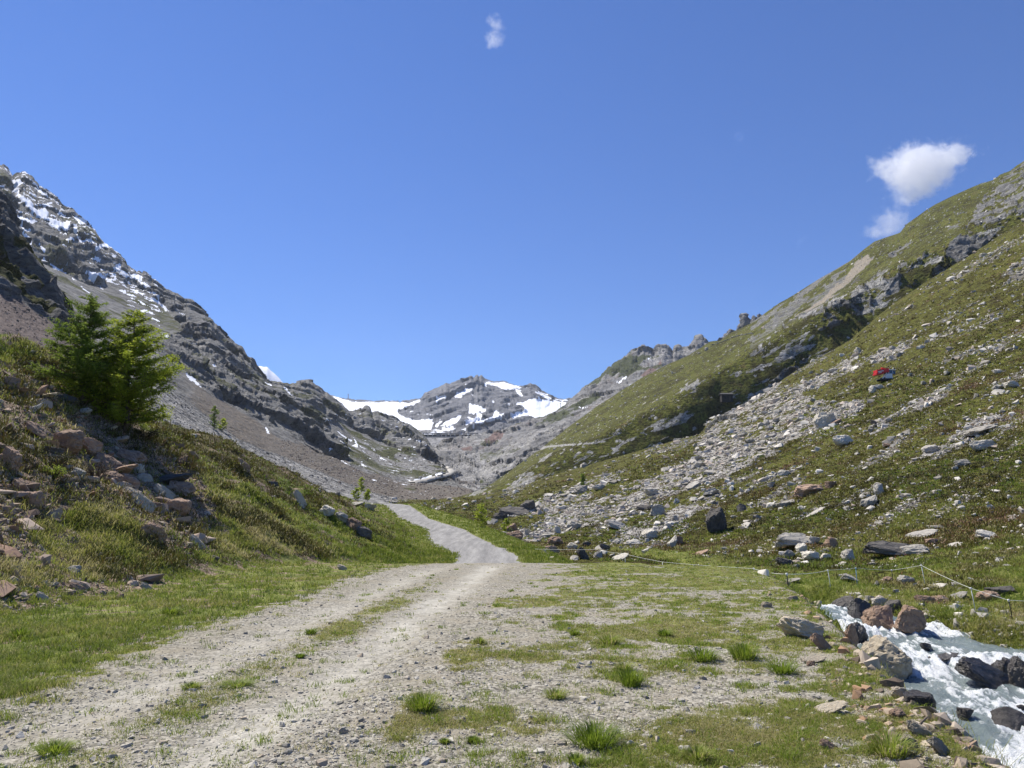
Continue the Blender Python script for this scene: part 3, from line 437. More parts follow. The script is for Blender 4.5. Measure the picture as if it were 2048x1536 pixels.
def ground_mat(name):
    b = NB(name); v = b.tc; fine = b.noise(9, 5, .7); mid = b.noise(1.6, 4, .6); big = b.noise(.35, 3)
    vc = b.vor(34, out='Color', vec=b.noise_vec(v, 3, .02) if False else v); bw = b.n('ShaderNodeRGBToBW'); b.set(bw.inputs[0], vc); vb = b.ct(bw.outputs[0], .28, .72); vd = b.vor(34)
    vc2 = b.vor(11, out='Color'); bw2 = b.n('ShaderNodeRGBToBW'); b.set(bw2.inputs[0], vc2)
    gcol = b.mix(vb, (.085, .08, .065), (.43, .405, .34)); gcol = b.mix(b.ramp(big, (.42, 0.0), (.62, .35)), gcol, (.20, .185, .13)); gcol = b.mix(b.math('MULTIPLY', bw2.outputs[0], .4), gcol, (.31, .28, .22)); gcol = b.mix(b.ramp(fine, (.3, .6), (.5, 0.0)), gcol, (.10, .095, .085))
    gcol = b.mix(b.ramp(mid, (.48, 0.0), (.66, .7)), gcol, (.27, .24, .18)); gcol = b.mix(b.math('MULTIPLY', b.attr('rut'), .95), gcol, b.mix(b.ct(fine), (.30, .285, .24), (.50, .475, .41)))
    gcol = b.mix(b.math('MULTIPLY', b.attr('far'), .8), gcol, b.ramp(b.noise(.7, 6, .75, stretch=((0, 0, .3), (2.6, .3, 1))), (.34, (.16, .16, .162)), (.5, (.255, .252, .248)), (.66, (.36, .355, .34))))
    soil = b.mix(b.ct(fine), (.055, .036, .024), (.21, .15, .10)); soil = b.mix(b.ramp(vb, (.5, 0.0), (.8, .75)), soil, (.38, .30, .23))
    c = b.mix(b.edge(b.attr('gravel'), mid, .5), soil, gcol); c = b.mix(b.math('MULTIPLY', b.attr('dirt'), .9), c, soil)
    g = b.ramp(b.math('ADD', b.math('MULTIPLY', fine, .5), b.math('MULTIPLY', mid, .5)), (.36, (.06, .065, .018)), (.48, (.13, .15, .034)), (.58, (.20, .21, .06)), (.68, (.28, .24, .13)))
    hc = b.ramp(b.math('ADD', b.math('MULTIPLY', fine, .4), b.math('MULTIPLY', mid, .6)), (.36, (.035, .03, .014)), (.5, (.085, .07, .028)), (.6, (.12, .115, .03)), (.7, (.15, .10, .05)))
    g = b.mix(b.edge(b.attr('heath'), mid, .8), g, hc); gm = b.edge(b.attr('grass'), b.math('MULTIPLY', b.math('ADD', fine, mid), .5), 1.2, .4, .62); c = b.mix(gm, c, g)
    h = b.math('ADD', b.math('MULTIPLY', fine, .5), b.math('MULTIPLY', b.math('SUBTRACT', 1.0, vd), .5))
    return b.done(b.bsdf(c, .95, b.bump(h, .7, .03), .12))
m_g = ground_mat('ground'); R, C = X.shape; FA = grid_faces(R, C); fr = sst(27, 38, Y)
cen_g = gravel.ravel()[FA].mean(1) > .5
def sub(name, sel):
    f = FA[sel]; u, inv = np.unique(f, return_inverse=True); o = mk(name, Q.reshape(-1, 3)[u], inv.reshape(f.shape), m_g, attrs={**{k: v.ravel()[u] for k, v in MG.items()}, 'far': fr.ravel()[u]}); o['kind'] = 'structure'; return o
g_track = sub('gravel_track', cen_g); g_ground = sub('ground', ~cen_g)
SH['ground'] = dict(Q=Q, px=px, py=py, M=MG)
# ground under and behind the viewer
ax, ay = np.meshgrid(np.linspace(-45, 60, 106), np.linspace(-45, 1.35, 60)); az = HZ(ax, ay)+HN(ax, ay)*.6-.012
ng = fbm(np.stack([ax, ay, 0*ax], -1)/2, 3)
ap = mk('ground_behind', np.stack([ax, ay, az], -1), grid_faces(*ax.shape), m_g, attrs=dict(grass=np.clip(np.where((ax > -4.4) & (ax < 2.5), .3+ng, .9), 0, 1), gravel=((ax > -4.4) & (ax < 2.5))*1.0, dirt=0*ax, heath=0*ax, rut=0*ax, far=0*ax)); ap['kind'] = 'structure'
# ---------------------------------------------------------------- stream
wy = np.exp(np.linspace(math.log(5), math.log(44), 520)); wu = np.linspace(-.16, 1.16, 170)
WY, WU = np.meshgrid(wy, wu, indexing='ij'); WX = WL(WY)+WU*(WR(WY)-WL(WY)); PW = np.stack([WX, WY, 0*WX], -1)
drop = np.abs(np.gradient(WZ(wy))/np.gradient(wy)); drop = np.interp(wy, wy, drop)[:, None]
fl = np.stack([WX*1.0-.1*WY, WY*.45+.2*WX, 0*WX], -1)
foam = sst(.02, .16, drop+.0*WX)*.6+.27+.75*fbm(fl/1.0, 4)+.25*fbm(PW/.25, 3)-.5*sst(20.6, 19.5, WY)*sst(17.8, 18.6, WY)*sst(.45, .7, WU)-.25*sst(12.4, 13.2, WY)*sst(14.8, 14, WY)*sst(.5, .1, WU)
foam = foam+.5*sst(11.9, 11.2, WY)+.2*sst(16, 13, WY); fl2 = np.stack([(WX-.1*WY)/.16, (WY+.3*WX)/.45, 0*WX], -1); foam = foam+.7*fbm(fl2, 4, .65)-.02
wz = WZ(WY)+(.07+.2*np.clip(drop, 0, .3))*fbm(fl/.8, 4, .6)+.07*np.clip(foam, 0, 1)*fbm(fl2*1.0, 4, .75)+.05*ridged(fl2*.35, 3)*(.25+sst(.03, .2, drop))-.05
b = NB('glacier_water'); nz = b.noise(14, 5, .7); nf = b.noise(45, 4, .7); fm = b.edge(b.attr('foam'), nz, 1.0, .30, .80)
wc = b.mix(b.noise(2, 3), (.13, .18, .185), (.34, .40, .40)); c = b.mix(fm, wc, b.mix(b.ramp(nf, (.38, 0.0), (.5, 1.0)), (.48, .56, .58), (.93, .95, .96))); ro = b.math('ADD', .08, b.math('MULTIPLY', fm, .5))
m_w = b.done(b.bsdf(c, ro, b.bump(b.math('ADD', nz, b.math('MULTIPLY', nf, .6)), .9, .09), .5))
st = mk('stream', np.stack([WX, WY, wz], -1), grid_faces(*WX.shape), m_w, attrs=dict(foam=foam)); st['kind'] = 'structure'
# ================================================================ OBJECTS
dg = None
def cast(px, py, only=None):
    global dg
    if dg is None: dg = bpy.context.evaluated_depsgraph_get()
    p = W(px, py, 1.0)-np.array([0, 0, CZ]); d = Vector(p).normalized()
    ok, loc, nrm, idx, ob, mx = SC.ray_cast(dg, Vector((0, 0, CZ)), d)
    if ok and ob.name.startswith('haze'): ok = False
    return (loc, nrm, ob.name) if ok else None
def gz(x, y): return float(HZ(np.array([x*1.0]), np.array([y*1.0]))[0]+HN(np.array([x*1.0]), np.array([y*1.0]))[0])
def rockmat(name, a, c, lich=(.30, .30, .24), bmp=.8, sc=1.0, wet=False):
    b = NB(name); oi = b.n('ShaderNodeObjectInfo'); rnd = oi.outputs['Random']
    n1 = b.noise(1.7*sc, 5, .62, stretch=((.3, .5, .2), (1, 1, 2.6))); n2 = b.noise(9*sc, 5, .7); c0 = b.mix(n1, a, c)
    c0 = b.mix(b.ramp(n2, (.56, 0.0), (.68, .55)), c0, lich); c0 = b.mix(b.ramp(n2, (.3, .6), (.44, 0.0)), c0, tuple(x*.35 for x in a))
    hs = b.n('ShaderNodeHueSaturation'); b.set(hs.inputs['Color'], c0); b.set(hs.inputs['Value'], b.math('ADD', .78, b.math('MULTIPLY', rnd, .45)))
    c0 = hs.outputs[0]
    return b.done(b.bsdf(c0, .25 if wet else .9, b.bump(b.math('ADD', n1, n2), bmp, .06), .5 if wet else .2))
M_ROCK = dict(pale=rockmat('pale_rock', (.36, .33, .27), (.72, .67, .57), (.72, .69, .58)), grey=rockmat('grey_rock', (.24, .225, .19), (.56, .52, .45)), dark=rockmat('dark_rock', (.06, .055, .05), (.19, .175, .155), (.30, .28, .24)),
              red=rockmat('reddish_rock', (.17, .11, .075), (.46, .33, .24), (.52, .44, .34)), wet=rockmat('wet_rock', (.025, .022, .022), (.10, .09, .08), (.16, .13, .1), wet=True), tan=rockmat('tan_rock', (.36, .30, .21), (.72, .65, .52), (.50, .33, .18)))
def hull(seed, n=16, sx=1, sy=1, sz=.7, sub=0):
    r = np.random.default_rng(seed); bm = bmesh.new()
    for _ in range(n):
        p = r.normal(size=3); p /= np.linalg.norm(p); p = np.sign(p)*np.abs(p)**.75; bm.verts.new(p*np.array([sx, sy, sz])*r.uniform(.82, 1.05))
    res = bmesh.ops.convex_hull(bm, input=bm.verts[:]); bmesh.ops.delete(bm, geom=[g for g in set(res['geom_interior']+res['geom_unused']) if isinstance(g, bmesh.types.BMVert)], context='VERTS')
    if sub:
        bmesh.ops.bevel(bm, geom=bm.edges[:], offset=.07, segments=1, affect='EDGES', profile=.6, clamp_overlap=True)
        bmesh.ops.triangulate(bm, faces=bm.faces[:])
        for _ in range(sub): bmesh.ops.subdivide_edges(bm, edges=bm.edges[:], cuts=1, use_grid_fill=True); bmesh.ops.triangulate(bm, faces=bm.faces[:])
    bm.verts.ensure_lookup_table(); V = np.array([v.co[:] for v in bm.verts]); bmesh.ops.triangulate(bm, faces=bm.faces[:]); Fc = np.array([[v.index for v in f.verts] for f in bm.faces]); bm.free()
    if sub:
        d = .09*ridged(V*np.array([1.3, 1.3, 3.8])+seed, 4)+.08*facet(V*2.6+seed)+.05*facet(V*6+seed)-.05; V = V*(1+d[:, None])
    return V, Fc
HI = []
for k in range(12):
    V, Fc = hull(100+k, 16+k % 6, 1, random.uniform(.7, 1), random.choice([.5, .65, .8, .9]), 3)
    h = V[:, 2].max()-V[:, 2].min(); V = V/np.array([V[:, 0].max()-V[:, 0].min(), V[:, 1].max()-V[:, 1].min(), h]); V[:, 2] -= V[:, 2].min(); HI.append((V, Fc))
for k in range(4):                                       # long slabs and wedges
    V, Fc = hull(150+k, 15, 1.0, .8, .45, 3); V[:, 2] += .35*V[:, 0]*(1 if k % 2 else -1); h = V[:, 2].max()-V[:, 2].min(); V = V/np.array([V[:, 0].max()-V[:, 0].min(), V[:, 1].max()-V[:, 1].min(), h]); V[:, 2] -= V[:, 2].min(); HI.append((V, Fc))
BM = {}
def bmesh_of(k, mt):
    if (k, mt) not in BM:
        o = mk('boulder', HI[k][0], HI[k][1], M_ROCK[mt], smooth=False); me = o.data; bpy.data.objects.remove(o); BM[(k, mt)] = me
    return BM[(k, mt)]
def boulder(px, py, w, h, mt, label=None, group=None, k=None, tilt=0, rz=None, dep=.8, sink=.25, cat='boulder', name='boulder'):
    """px,py = bottom middle of the rock in the photo, w,h its size there"""
    hit = cast(px, py)
    if hit is None: return None
    loc = hit[0]; D = loc.y*cT+(loc.z-CZ)*sT; s = D/FP; k = random.randrange(12) if k is None else k
    o = bpy.data.objects.new(name, bmesh_of(k, mt)); COL.objects.link(o); hh = h*s*(1+sink)
    wd_ = w*s; o.scale = (wd_, wd_*dep, hh); o.location = (loc.x, loc.y+wd_*dep*.35, loc.z-hh*sink)
    o.rotation_euler = (random.uniform(-.1, .1), math.radians(tilt), random.uniform(-.4, .4) if rz is None else rz)
    return tag(o, label, cat, group)
BL = []
def bl(px, py, w, h, mt, label, **kw): BL.append((px, py, w, h, mt, label, kw))
# --- by the stream
bl(1605, 1276, 98, 40, 'tan', 'long pale tan boulder lying on the grassy bank left of the stream', k=4, tilt=12, dep=.7)
bl(1775, 1352, 98, 78, 'tan', 'largest rounded tan and grey boulder at the left edge of the white water', k=3, tilt=12, dep=.9)
bl(1715, 1288, 52, 44, 'wet', 'dark wet boulder touching the water just above the big tan boulder', k=5, tilt=20)
bl(1693, 1285, 38, 40, 'red', 'brownish upright slab leaning against the dark wet boulder', k=12, tilt=30, dep=.5)
bl(1831, 1259, 62, 50, 'red', 'broad grey-brown boulder at the far water edge, right of the rust red one', k=7, dep=.8)
bl(1772, 1256, 68, 44, 'red', 'rust red rounded boulder in the middle of the far stream edge', k=1, dep=.8)
bl(1722, 1238, 48, 42, 'wet', 'dark red-brown boulder at the far stream edge where the white water begins', k=8, tilt=8)
bl(1690, 1212, 40, 20, 'dark', 'flat dark slab leaning over the head of the white water', k=13, dep=.7)
bl(1765, 1216, 36, 22, 'grey', 'grey slab on top of the heap at the far stream edge', k=4, dep=.8)
bl(1793, 1225, 34, 26, 'dark', 'dark angular block behind the rust red boulder', k=6)
bl(1745, 1205, 22, 14, 'grey', 'small grey block at the back of the stream edge heap', k=2)
bl(1862, 1208, 44, 20, 'red', 'low orange-red slab in the grass behind the stream', k=14, tilt=-8, dep=.6)
bl(1885, 1205, 36, 14, 'red', 'rust coloured flat rock right of the orange-red slab', k=0)
bl(1920, 1199, 42, 16, 'grey', 'flat grey slab beside the white fence post right of the stream', k=13, dep=.5)
bl(1985, 1202, 48, 20, 'red', 'brownish grey flat boulder between the two right fence posts', k=5)
bl(2005, 1188, 60, 20, 'dark', 'dark brown elongated block at the right edge above the brownish boulder', k=15, tilt=8, dep=.6)
bl(1862, 1301, 28, 18, 'wet', 'small dark rock poking out of the upper white water', k=14, tilt=-10, dep=.7)
bl(1893, 1322, 64, 14, 'wet', 'low wet rock slab awash in mid stream', k=13, dep=.6)
bl(1985, 1376, 118, 56, 'wet', 'biggest black wet boulder in mid stream near the right edge', k=12, tilt=6, dep=.8)
bl(2024, 1356, 60, 38, 'wet', 'dark wet boulder behind the biggest black one', k=9, tilt=14)
bl(2052, 1374, 46, 62, 'wet', 'wet boulder cut off by the right edge of the picture', k=3)
bl(1845, 1418, 62, 34, 'wet', 'dark brown wet rock at the near left water edge', k=6, tilt=12)
bl(1803, 1398, 34, 24, 'tan', 'small tan rock on the bank beside the dark brown wet rock', k=4)
bl(1937, 1438, 34, 22, 'wet', 'small brown rock in the lower rapids', k=2)
bl(2030, 1460, 70, 40, 'wet', 'dark rock drowned in foam of the lower rapids', k=8, tilt=10)
bl(2046, 1422, 24, 12, 'wet', 'tiny wet rock at the right edge above the lower rapids', k=10)
bl(1640, 1300, 60, 30, 'red', 'orange-brown slab under the long pale tan boulder', k=12, tilt=25, dep=.5)
bl(1630, 1325, 50, 14, 'tan', 'thin flat stone layered on the stony bank', k=13, tilt=8, dep=.5)
bl(1625, 1332, 18, 10, 'red', 'small round orange stone in bare soil of the bank', k=1)
bl(1845, 1475, 60, 26, 'tan', 'tan slab near the lower water edge', k=14, tilt=18, dep=.6)
bl(1800, 1438, 36, 18, 'red', 'orange rock wedged in the lower bank', k=5)
bl(1880, 1510, 70, 30, 'grey', 'long brownish slab sloping to the water at the bottom right', k=12, tilt=28, dep=.5)
bl(1822, 1500, 40, 30, 'tan', 'yellowish block above the driftwood branch', k=7)
bl(1670, 1428, 62, 24, 'tan', 'orange and white flat rock bedded in grass of the near bank', k=13, dep=.7)
bl(1660, 1502, 44, 20, 'red', 'flat orange stone in the grass at the bottom', k=12, tilt=10, dep=.6)
bl(1535, 1215, 22, 12, 'tan', 'small tan stone in the dry grass of the terrace', k=3)
# --- right meadow behind the fence
bl(1440, 1062, 42, 50, 'dark', 'tall dark wedge shaped boulder with a steep shaded face', k=6, tilt=-6, dep=.9)
bl(1302, 1078, 34, 22, 'pale', 'square pale block on brown heath left of the tall dark wedge', k=6, dep=.8)
bl(1268, 1090, 30, 12, 'pale', 'low pale block left of the square one', k=0)
bl(1348, 1094, 22, 24, 'grey', 'pointed grey boulder standing in the small group below the heath', k=15, tilt=-10)
bl(1358, 1088, 20, 18, 'red', 'pinkish boulder behind the pointed grey one', k=4)
bl(1290, 1106, 16, 12, 'pale', 'small pointed white rock alone in the meadow', k=15)
bl(1405, 1112, 32, 14, 'red', 'flat orange-pink slab lying in the meadow', k=13, dep=.6)
bl(1115, 1066, 18, 16, 'pale', 'small cube shaped white rock at the left foot of the boulder field', k=9)
bl(1104, 1106, 44, 20, 'red', 'flat rust red slab tilted beside the road shoulder', k=14, tilt=-20, dep=.6)
bl(1160, 1119, 40, 24, 'dark', 'dark brown slab sloping down to the right', k=12, tilt=28, dep=.6)
bl(1145, 1098, 22, 14, 'pale', 'white boulder behind the dark brown sloping slab', k=3)
bl(1148, 1120, 20, 10, 'pale', 'low pale boulder in front of the dark brown sloping slab', k=8)
bl(1198, 1116, 20, 14, 'grey', 'rounded grey boulder right of the sloping slab', k=1)
bl(1242, 1120, 32, 14, 'pale', 'broad low pale boulder at the terrace rim', k=13)
bl(1213, 1100, 28, 14, 'dark', 'dark brown boulder on the meadow behind the grey rounded one', k=14)
bl(1174, 1092, 20, 9, 'dark', 'small black rock in the meadow', k=4)
bl(1025, 1062, 22, 16, 'red', 'brown boulder beside the road where the larch sapling grows', k=6, tilt=-8)
bl(1030, 1078, 34, 18, 'red', 'pinkish brown boulder below the brown one at the road side', k=0)
bl(1054, 1070, 12, 12, 'pale', 'small white boulder beside the pinkish brown one', k=2)
bl(1110, 1090, 34, 18, 'red', 'brown boulder behind the rust red slab', k=5)
bl(1237, 1060, 44, 26, 'grey', 'dark fronted grey boulder in the lower scree tongue', k=12, tilt=-10)
bl(1292, 1020, 34, 14, 'dark', 'long dark slab tipped on the heath in the scree', k=12, tilt=-18, dep=.5)
bl(1318, 1030, 34, 24, 'grey', 'big grey block in the middle scree tongue', k=7)
bl(1148, 1058, 30, 18, 'grey', 'grey boulder pile at the left foot of the scree', k=3)
bl(1485, 1022, 20, 16, 'dark', 'dark boulder perched up slope of the tall dark wedge', k=8)
bl(1738, 1012, 30, 28, 'grey', 'upright grey boulder in the middle of the meadow slope', k=15, tilt=10)
bl(1762, 985, 22, 20, 'grey', 'rounded grey boulder above the upright one', k=1)
bl(1812, 992, 20, 6, 'pale', 'small flat tan stone right of the rounded grey boulder', k=12)
bl(1600, 1092, 90, 36, 'grey', 'wide layered grey outcrop boulder left of the loose pale pile', k=12, tilt=-20, dep=.6)
bl(1795, 1112, 120, 36, 'dark', 'widest dark slab boulder with a deep overhang on the meadow', k=12, tilt=-9, dep=.5)
bl(1850, 1075, 60, 18, 'grey', 'grey top slab behind the widest dark slab', k=13, dep=.5)
bl(1838, 1108, 54, 20, 'grey', 'rounded grey boulder in front of the right end of the widest slab', k=0)
bl(1872, 1090, 34, 14, 'red', 'orange boulder to the right of the widest dark slab', k=4)
bl(1702, 1119, 30, 22, 'pale', 'round pale boulder between the loose pile and the widest slab', k=1)
bl(1668, 1096, 30, 24, 'red', 'pink flecked boulder above the loose pale pile', k=9)
bl(1630, 1089, 28, 18, 'pale', 'pale block at the top of the loose pile', k=2)
bl(1606, 1105, 24, 20, 'pale', 'white block at the left of the loose pile', k=6)
bl(1580, 1116, 24, 18, 'grey', 'grey block left of the white block', k=10)
bl(1626, 1121, 44, 20, 'pale', 'largest white boulder of the loose pile', k=4)
bl(1654, 1118, 24, 12, 'pale', 'small pale rock at the right end of the loose pile', k=7)
bl(1577, 1132, 42, 18, 'dark', 'hollow fronted dark boulder at the front of the loose pile', k=14)
bl(1985, 1078, 44, 24, 'pale', 'pale boulder high on the right meadow slope near the edge', k=12, tilt=-15)
bl(1915, 1092, 26, 8, 'pale', 'flat pale stone in the meadow below the right pale boulder', k=13)
bl(1880, 1058, 30, 9, 'grey', 'low grey stone above the widest dark slab', k=0)
bl(1954, 1131, 12, 6, 'pale', 'tiny white stone in the red flowering heath', k=1)
bl(1706, 1163, 42, 18, 'grey', 'grey boulder right behind the blue fence post', k=12, tilt=-8)
bl(1815, 1166, 32, 16, 'grey', 'lichen covered grey boulder left of the tall white fence post', k=3)
bl(1877, 1177, 36, 10, 'pale', 'flat pale stone right of the tall white fence post', k=13)
bl(1780, 1165, 24, 12, 'red', 'brownish stone behind the dark fence post', k=5)
bl(1588, 1164, 36, 8, 'grey', 'low grey stone beside the leftmost dark fence post', k=13)
bl(1630, 1030, 56, 8, 'pale', 'long thin pale slab lying like a beam on the slope', k=12, tilt=-38, dep=.25)
bl(1625, 988, 60, 22, 'red', 'reddish brown outcrop boulder in the middle slope', k=5, tilt=-4)
bl(1665, 975, 24, 14, 'red', 'rust brown block at the right end of the outcrop', k=2)
bl(1570, 1014, 44, 18, 'grey', 'grey wedge left of the long thin slab', k=15)
bl(1570, 950, 26, 12, 'pale', 'bright white boulder on the heath above the outcrop', k=3)
bl(1497, 985, 12, 8, 'pale', 'small round white boulder on the green heath', k=1)
# --- middle and upper slope
bl(1660, 852, 46, 34, 'pale', 'large pale boulder standing in the upper scree', k=3, tilt=-12)
bl(1702, 886, 40, 26, 'pale', 'large white slab boulder leaning up slope', k=14, tilt=-25)
bl(1750, 784, 18, 17, 'pale', 'round pinkish boulder below the red work machine', k=1)
bl(1766, 776, 18, 12, 'pale', 'white boulder leaning on the round pinkish one', k=14, tilt=-25)
bl(1983, 895, 50, 24, 'pale', 'white slanting boulder near the right edge', k=14, tilt=-22, dep=.6)
bl(1867, 905, 34, 18, 'grey', 'grey angular boulder on the stone rib', k=6)
bl(1930, 930, 30, 14, 'grey', 'flat grey boulder at the top of the stone rib', k=0)
bl(1975, 862, 70, 12, 'grey', 'broad grey bedrock ledge near the right edge', k=5, tilt=-14)
bl(2005, 788, 28, 14, 'pale', 'white boulder under a grey one at the right edge', k=8)
bl(2003, 778, 26, 11, 'grey', 'grey boulder resting on the white one at the right edge', k=5)
bl(2030, 775, 34, 16, 'pale', 'pale boulder cut by the right edge', k=4)
bl(2000, 745, 22, 9, 'pale', 'flat white stone below the upper right rocks', k=0)
bl(1755, 848, 20, 14, 'dark', 'purple dark boulder in the stone rib', k=12, tilt=-25)
bl(1780, 893, 22, 9, 'red', 'pinkish flat boulder on brown heath', k=12, tilt=-10)
bl(1720, 704, 18, 12, 'pale', 'pale boulder at the edge of the shaded gully', k=9)
bl(1786, 700, 14, 10, 'grey', 'grey boulder above the red work machine', k=3)
bl(1165, 985, 32, 16, 'grey', 'big grey boulder beside the lone larch in the valley', k=1)
bl(1205, 978, 28, 14, 'grey', 'grey slab right of the big grey boulder by the lone larch', k=14, tilt=-20)
bl(1330, 880, 20, 8, 'grey', 'grey boulder in the shaded green hollow', k=13)
bl(1425, 948, 34, 12, 'pale', 'long white slab in the middle scree tongue', k=12, tilt=-20)
bl(1415, 700, 9, 8, 'grey', 'grey boulder on the far slope above the dark hut', k=1)
# outcrop in the valley
bl(1030, 1030, 66, 22, 'dark', 'long black outcrop in the valley floor', k=12, tilt=-12)
bl(1056, 1024, 32, 26, 'dark', 'black block at the right end of the valley outcrop', k=6)
bl(1000, 1040, 30, 16, 'dark', 'dark slab at the left end of the valley outcrop', k=3)
bl(985, 1048, 24, 12, 'grey', 'grey slab in front of the valley outcrop', k=8)
# --- left bank
bl(12, 935, 44, 48, 'red', 'large brown boulder cut by the left edge of the picture', k=3)
bl(62, 872, 58, 32, 'red', 'reddish slab on the bank below the two larches', k=12, tilt=8)
bl(118, 895, 64, 44, 'red', 'biggest red-brown block in the upper rock heap', k=6, tilt=10)
bl(165, 905, 50, 34, 'red', 'red-brown block right of the biggest one', k=4, tilt=12)
bl(95, 915, 40, 26, 'dark', 'dark block half hidden under heather', k=2)
bl(205, 930, 60, 22, 'red', 'sloping reddish slab in the heap beneath the larches', k=12, tilt=20)
bl(248, 922, 56, 28, 'red', 'rounded red slab at the top of the lower heap', k=0, tilt=22)
bl(232, 945, 60, 26, 'red', 'rippled brown slab in the lower heap', k=13, tilt=12)
bl(210, 965, 54, 26, 'red', 'brown slab left of centre in the lower heap', k=5, tilt=14)
bl(250, 972, 44, 26, 'red', 'light brown slab in the centre of the lower heap', k=14, tilt=10)
bl(272, 945, 32, 20, 'tan', 'sunlit tan block on the lower heap', k=7)
bl(285, 962, 28, 18, 'grey', 'grey lichen block on the lower heap', k=9)
bl(330, 968, 72, 34, 'dark', 'blue-black slab at the right of the lower heap', k=13, tilt=14)
bl(318, 990, 46, 22, 'tan', 'flat beige slab jutting from the lower heap', k=12, tilt=14, dep=.7)
bl(350, 985, 52, 28, 'red', 'rounded brown slab behind the beige one', k=0, tilt=20)
bl(262, 1005, 76, 26, 'tan', 'long beige slab poking out of the grass bank', k=12, tilt=24, dep=.6)
bl(345, 1022, 48, 30, 'red', 'dark red angular block under the lower heap', k=6, tilt=18)
bl(315, 996, 18, 16, 'pale', 'small bright striped stone in the lower heap', k=15)
bl(300, 1020, 40, 18, 'red', 'red slab below the bright striped stone', k=4)
bl(150, 955, 32, 22, 'grey', 'grey stone beside the dead shrub', k=3)
bl(40, 985, 76, 26, 'red', 'long sloping slab at the left edge under the lime green shrub', k=12, tilt=18)
bl(58, 1015, 44, 36, 'red', 'brown square block beneath the long sloping slab', k=6)
bl(115, 965, 30, 12, 'red', 'flat brown stone below the lime green shrub', k=13)
bl(290, 1078, 56, 34, 'red', 'dark brown block sunk in the grass bank', k=9, tilt=20)
bl(385, 1088, 46, 16, 'tan', 'beige wedge stone at the foot of the grass bank', k=12, tilt=30, dep=.5)
bl(590, 1000, 42, 18, 'tan', 'pointed pink slab standing in the bright grass', k=12, tilt=40, dep=.4)
bl(480, 936, 34, 18, 'red', 'reddish stone at the upper rim of the grass bank', k=14, tilt=25)
bl(542, 972, 26, 11, 'dark', 'dark stone pair in the heather at the bank rim', k=4)
bl(652, 1030, 32, 22, 'pale', 'whitish boulder in the heather left of the road', k=3)
bl(676, 1040, 30, 18, 'grey', 'grey boulder right of the whitish one', k=5, tilt=18)
bl(700, 1058, 40, 24, 'red', 'brown boulder at the left road bank', k=7, tilt=18)
bl(722, 1072, 40, 20, 'dark', 'dark brown boulder closest to the road on the left', k=4, tilt=15)
bl(710, 1012, 30, 12, 'grey', 'flat grey boulder on the heather crest left of the road', k=13, tilt=10)
bl(738, 1020, 24, 14, 'grey', 'grey boulder beside the green larch saplings', k=2)
bl(675, 992, 12, 8, 'dark', 'small black rock on the heather crest', k=1)
bl(141, 1145, 30, 15, 'grey', 'rounded bluish grey stone alone on the stony foot of the bank', k=1)
bl(425, 1122, 24, 12, 'dark', 'mossy dark stone at the foot of the grass bank', k=3)
bl(683, 1140, 20, 12, 'tan', 'small beige stone at the grass edge of the track', k=14)
bl(85, 1170, 16, 9, 'pale', 'pale egg shaped stone in the stony soil', k=1)
bl(102, 1172, 20, 9, 'pale', 'pale flat stone beside the egg shaped one', k=0)
bl(145, 1180, 34, 15, 'red', 'rust red stone in the stony soil at the foot of the bank', k=12, tilt=16)
bl(237, 1198, 18, 11, 'red', 'rust red stone near the grass edge', k=1)
bl(75, 1200, 30, 16, 'tan', 'pinkish slab in the stony soil', k=12, tilt=20)
bl(285, 1180, 30, 14, 'tan', 'beige slab at the right end of the stony soil', k=12, tilt=22)
bl(15, 1180, 30, 12, 'tan', 'pale flat stone at the left edge in the stony soil', k=13)
bl(66, 823, 20, 22, 'pale', 'upright white stone in the upper rock heap', k=15)
bl(90, 792, 44, 12, 'tan', 'flat white slab left of the larches', k=13, tilt=5)
bl(30, 785, 40, 12, 'red', 'flat stone on the bank rim', k=13, tilt=3)
bl(125, 800, 40, 16, 'dark', 'dark flat slab beside the upright white stone', k=12)
bl(165, 825, 26, 12, 'pale', 'pale slab under the left larch', k=0)
bl(15, 775, 34, 26, 'red', 'pinkish block at the left edge below the slope rim', k=4)
bl(60, 705, 16, 7, 'pale', 'small white stone high on the left slope rim', k=0)
bl(145, 868, 40, 14, 'tan', 'flat tan slab on the upper rock heap', k=13)
bl(130, 880, 24, 14, 'pale', 'whitish block on top of the upper rock heap', k=5)
bl(178, 870, 34, 12, 'red', 'thin red slab right of the upper heap', k=12, tilt=6)
bl(222, 860, 20, 10, 'pale', 'small pale slab at the trunk foot of the right larch', k=13)
bl(250, 985, 26, 18, 'dark', 'dark gap stone in the lower heap', k=8)
bl(375, 1050, 24, 10, 'red', 'thin brown stone below the dark red block', k=12, tilt=20)
for a in BL: boulder(a[0], a[1], a[2], a[3], a[4], a[5], **a[6])
nb = len(BL)
